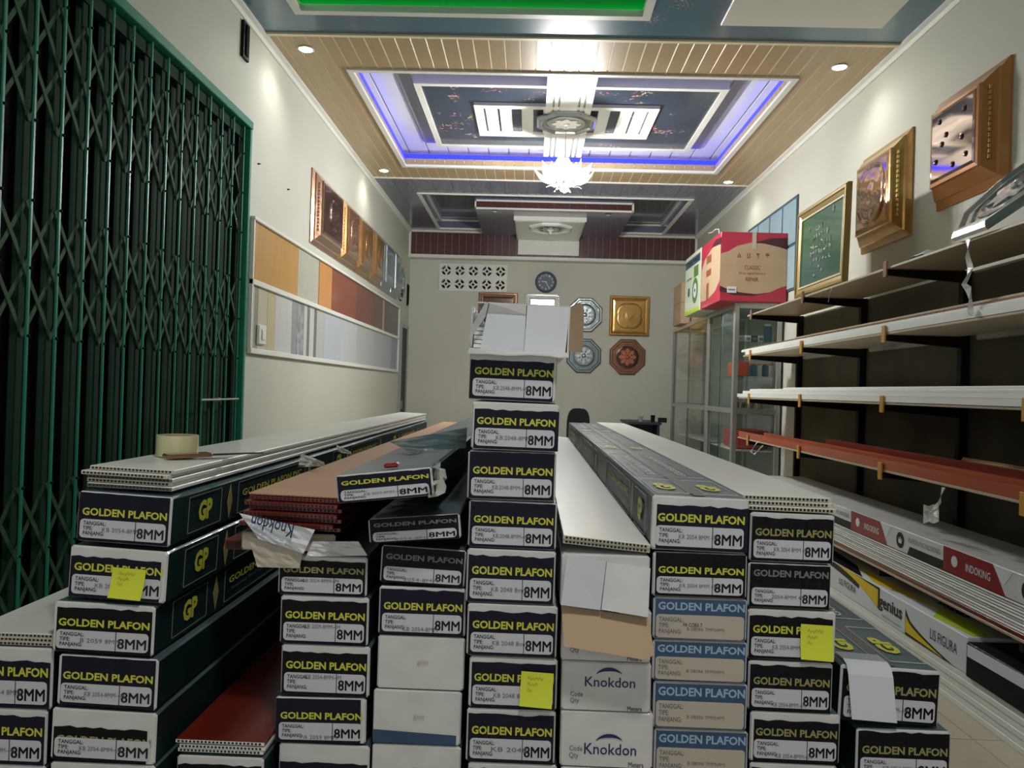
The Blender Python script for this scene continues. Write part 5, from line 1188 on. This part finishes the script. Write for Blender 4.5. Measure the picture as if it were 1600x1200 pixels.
# green printed tool carton
ya, yb = 7.78, 8.52; X0 = x0 - .005; zt_ = on(1097, 385, X=X0).z
gc = thing('tool_carton', 'pale green tool carton with disc picture beside the red carton', 'carton', (X0, ya, CT + .001))
H = zt_ - CT; Lg = yb - ya
G().box(0, .34, 0, Lg, 0, H, c=.003).build('carton_body', 'paleprint', gc)
G().box(-.0012, 0, .01, Lg - .01, H * .80, H * .93).build('blue_band', 'bluegrey', gc); G().box(-.0012, 0, .01, Lg - .01, .004, H * .07).build('lime_band', 'lime', gc)
text(gc, 'COPPER MIXER', 'paper', (-.0022, Lg / 2, H * .865), Lg * .8, H * .07, LT_, .01, 'carton_lettering'); text(gc, 'Super Power', 'ink', (-.0022, Lg * .70, H * .60), Lg * .36, H * .05, LT_, .01, 'carton_lettering')
G().lathe([(H * .21, 0), (H * .21, .0015), (.001, .0015)], n=24, rot=Matrix.Rotation(-PI / 2, 3, 'Y')).build('disc_picture', 'sprout', gc, (-.0005, Lg * .30, H * .36)); G().lathe([(H * .12, 0), (H * .12, .001), (.001, .001)], n=20, rot=Matrix.Rotation(-PI / 2, 3, 'Y')).build('disc_picture', 'paper', gc, (-.0022, Lg * .30, H * .36)); G().lathe([(H * .03, 0), (H * .03, .001), (.001, .001)], n=14, rot=Matrix.Rotation(-PI / 2, 3, 'Y')).build('disc_picture', 'ink', gc, (-.0034, Lg * .30, H * .36))
G().lathe([(H * .08, 0), (H * .08, .001), (H * .05, .001), (.001, .0011)], n=16, rot=Matrix.Rotation(-PI / 2, 3, 'Y')).build('badge', 'bluegrey', gc, (-.0012, Lg * .72, H * .38)); G().box(-.0012, 0, Lg * .12, Lg * .40, H * .58, H * .76).build('handle_picture', 'sprout', gc)
for (pa, pb, zt0, zb0, lb, yy) in ((1049, 1080, 472, 0, 'lower brown carton at far end of the cabinet tops', 9.3), (1053, 1080, 441, 472, 'upper brown carton at far end of the cabinet tops', 9.3)):
    a, b = on(pa, 480, Y=yy).x, on(pb, 480, Y=yy).x; z1 = on(1060, zt0, Y=yy).z; z0 = CT + .001 if not zb0 else on(1060, zb0, Y=yy).z + .001
    t = thing('brown_carton', lb, 'carton', (max(a, XC0 - .06), yy, z0)); wd = min(b - a, .40)
    G().box(0, wd, 0, .5, 0, z1 - z0, c=.005).build('carton_body', 'cardboard', t); G().box(wd * .45, wd * .55, -.001, .0, 0, z1 - z0).build('tape_strip', 'bronze', t)
sheet('red_bag', 'red and white crumpled bag on the farther cabinet top', 'bag', [[Vector((XC0 + .02 + .05 * i, 8.55 + .06 * j, CT + .032 + .09 * math.sin(PI * j / 5) * math.sin(PI * (i + .4) / 4) + .008 * ((i + j) % 2))) for j in range(6)] for i in range(5)], 'redfab')
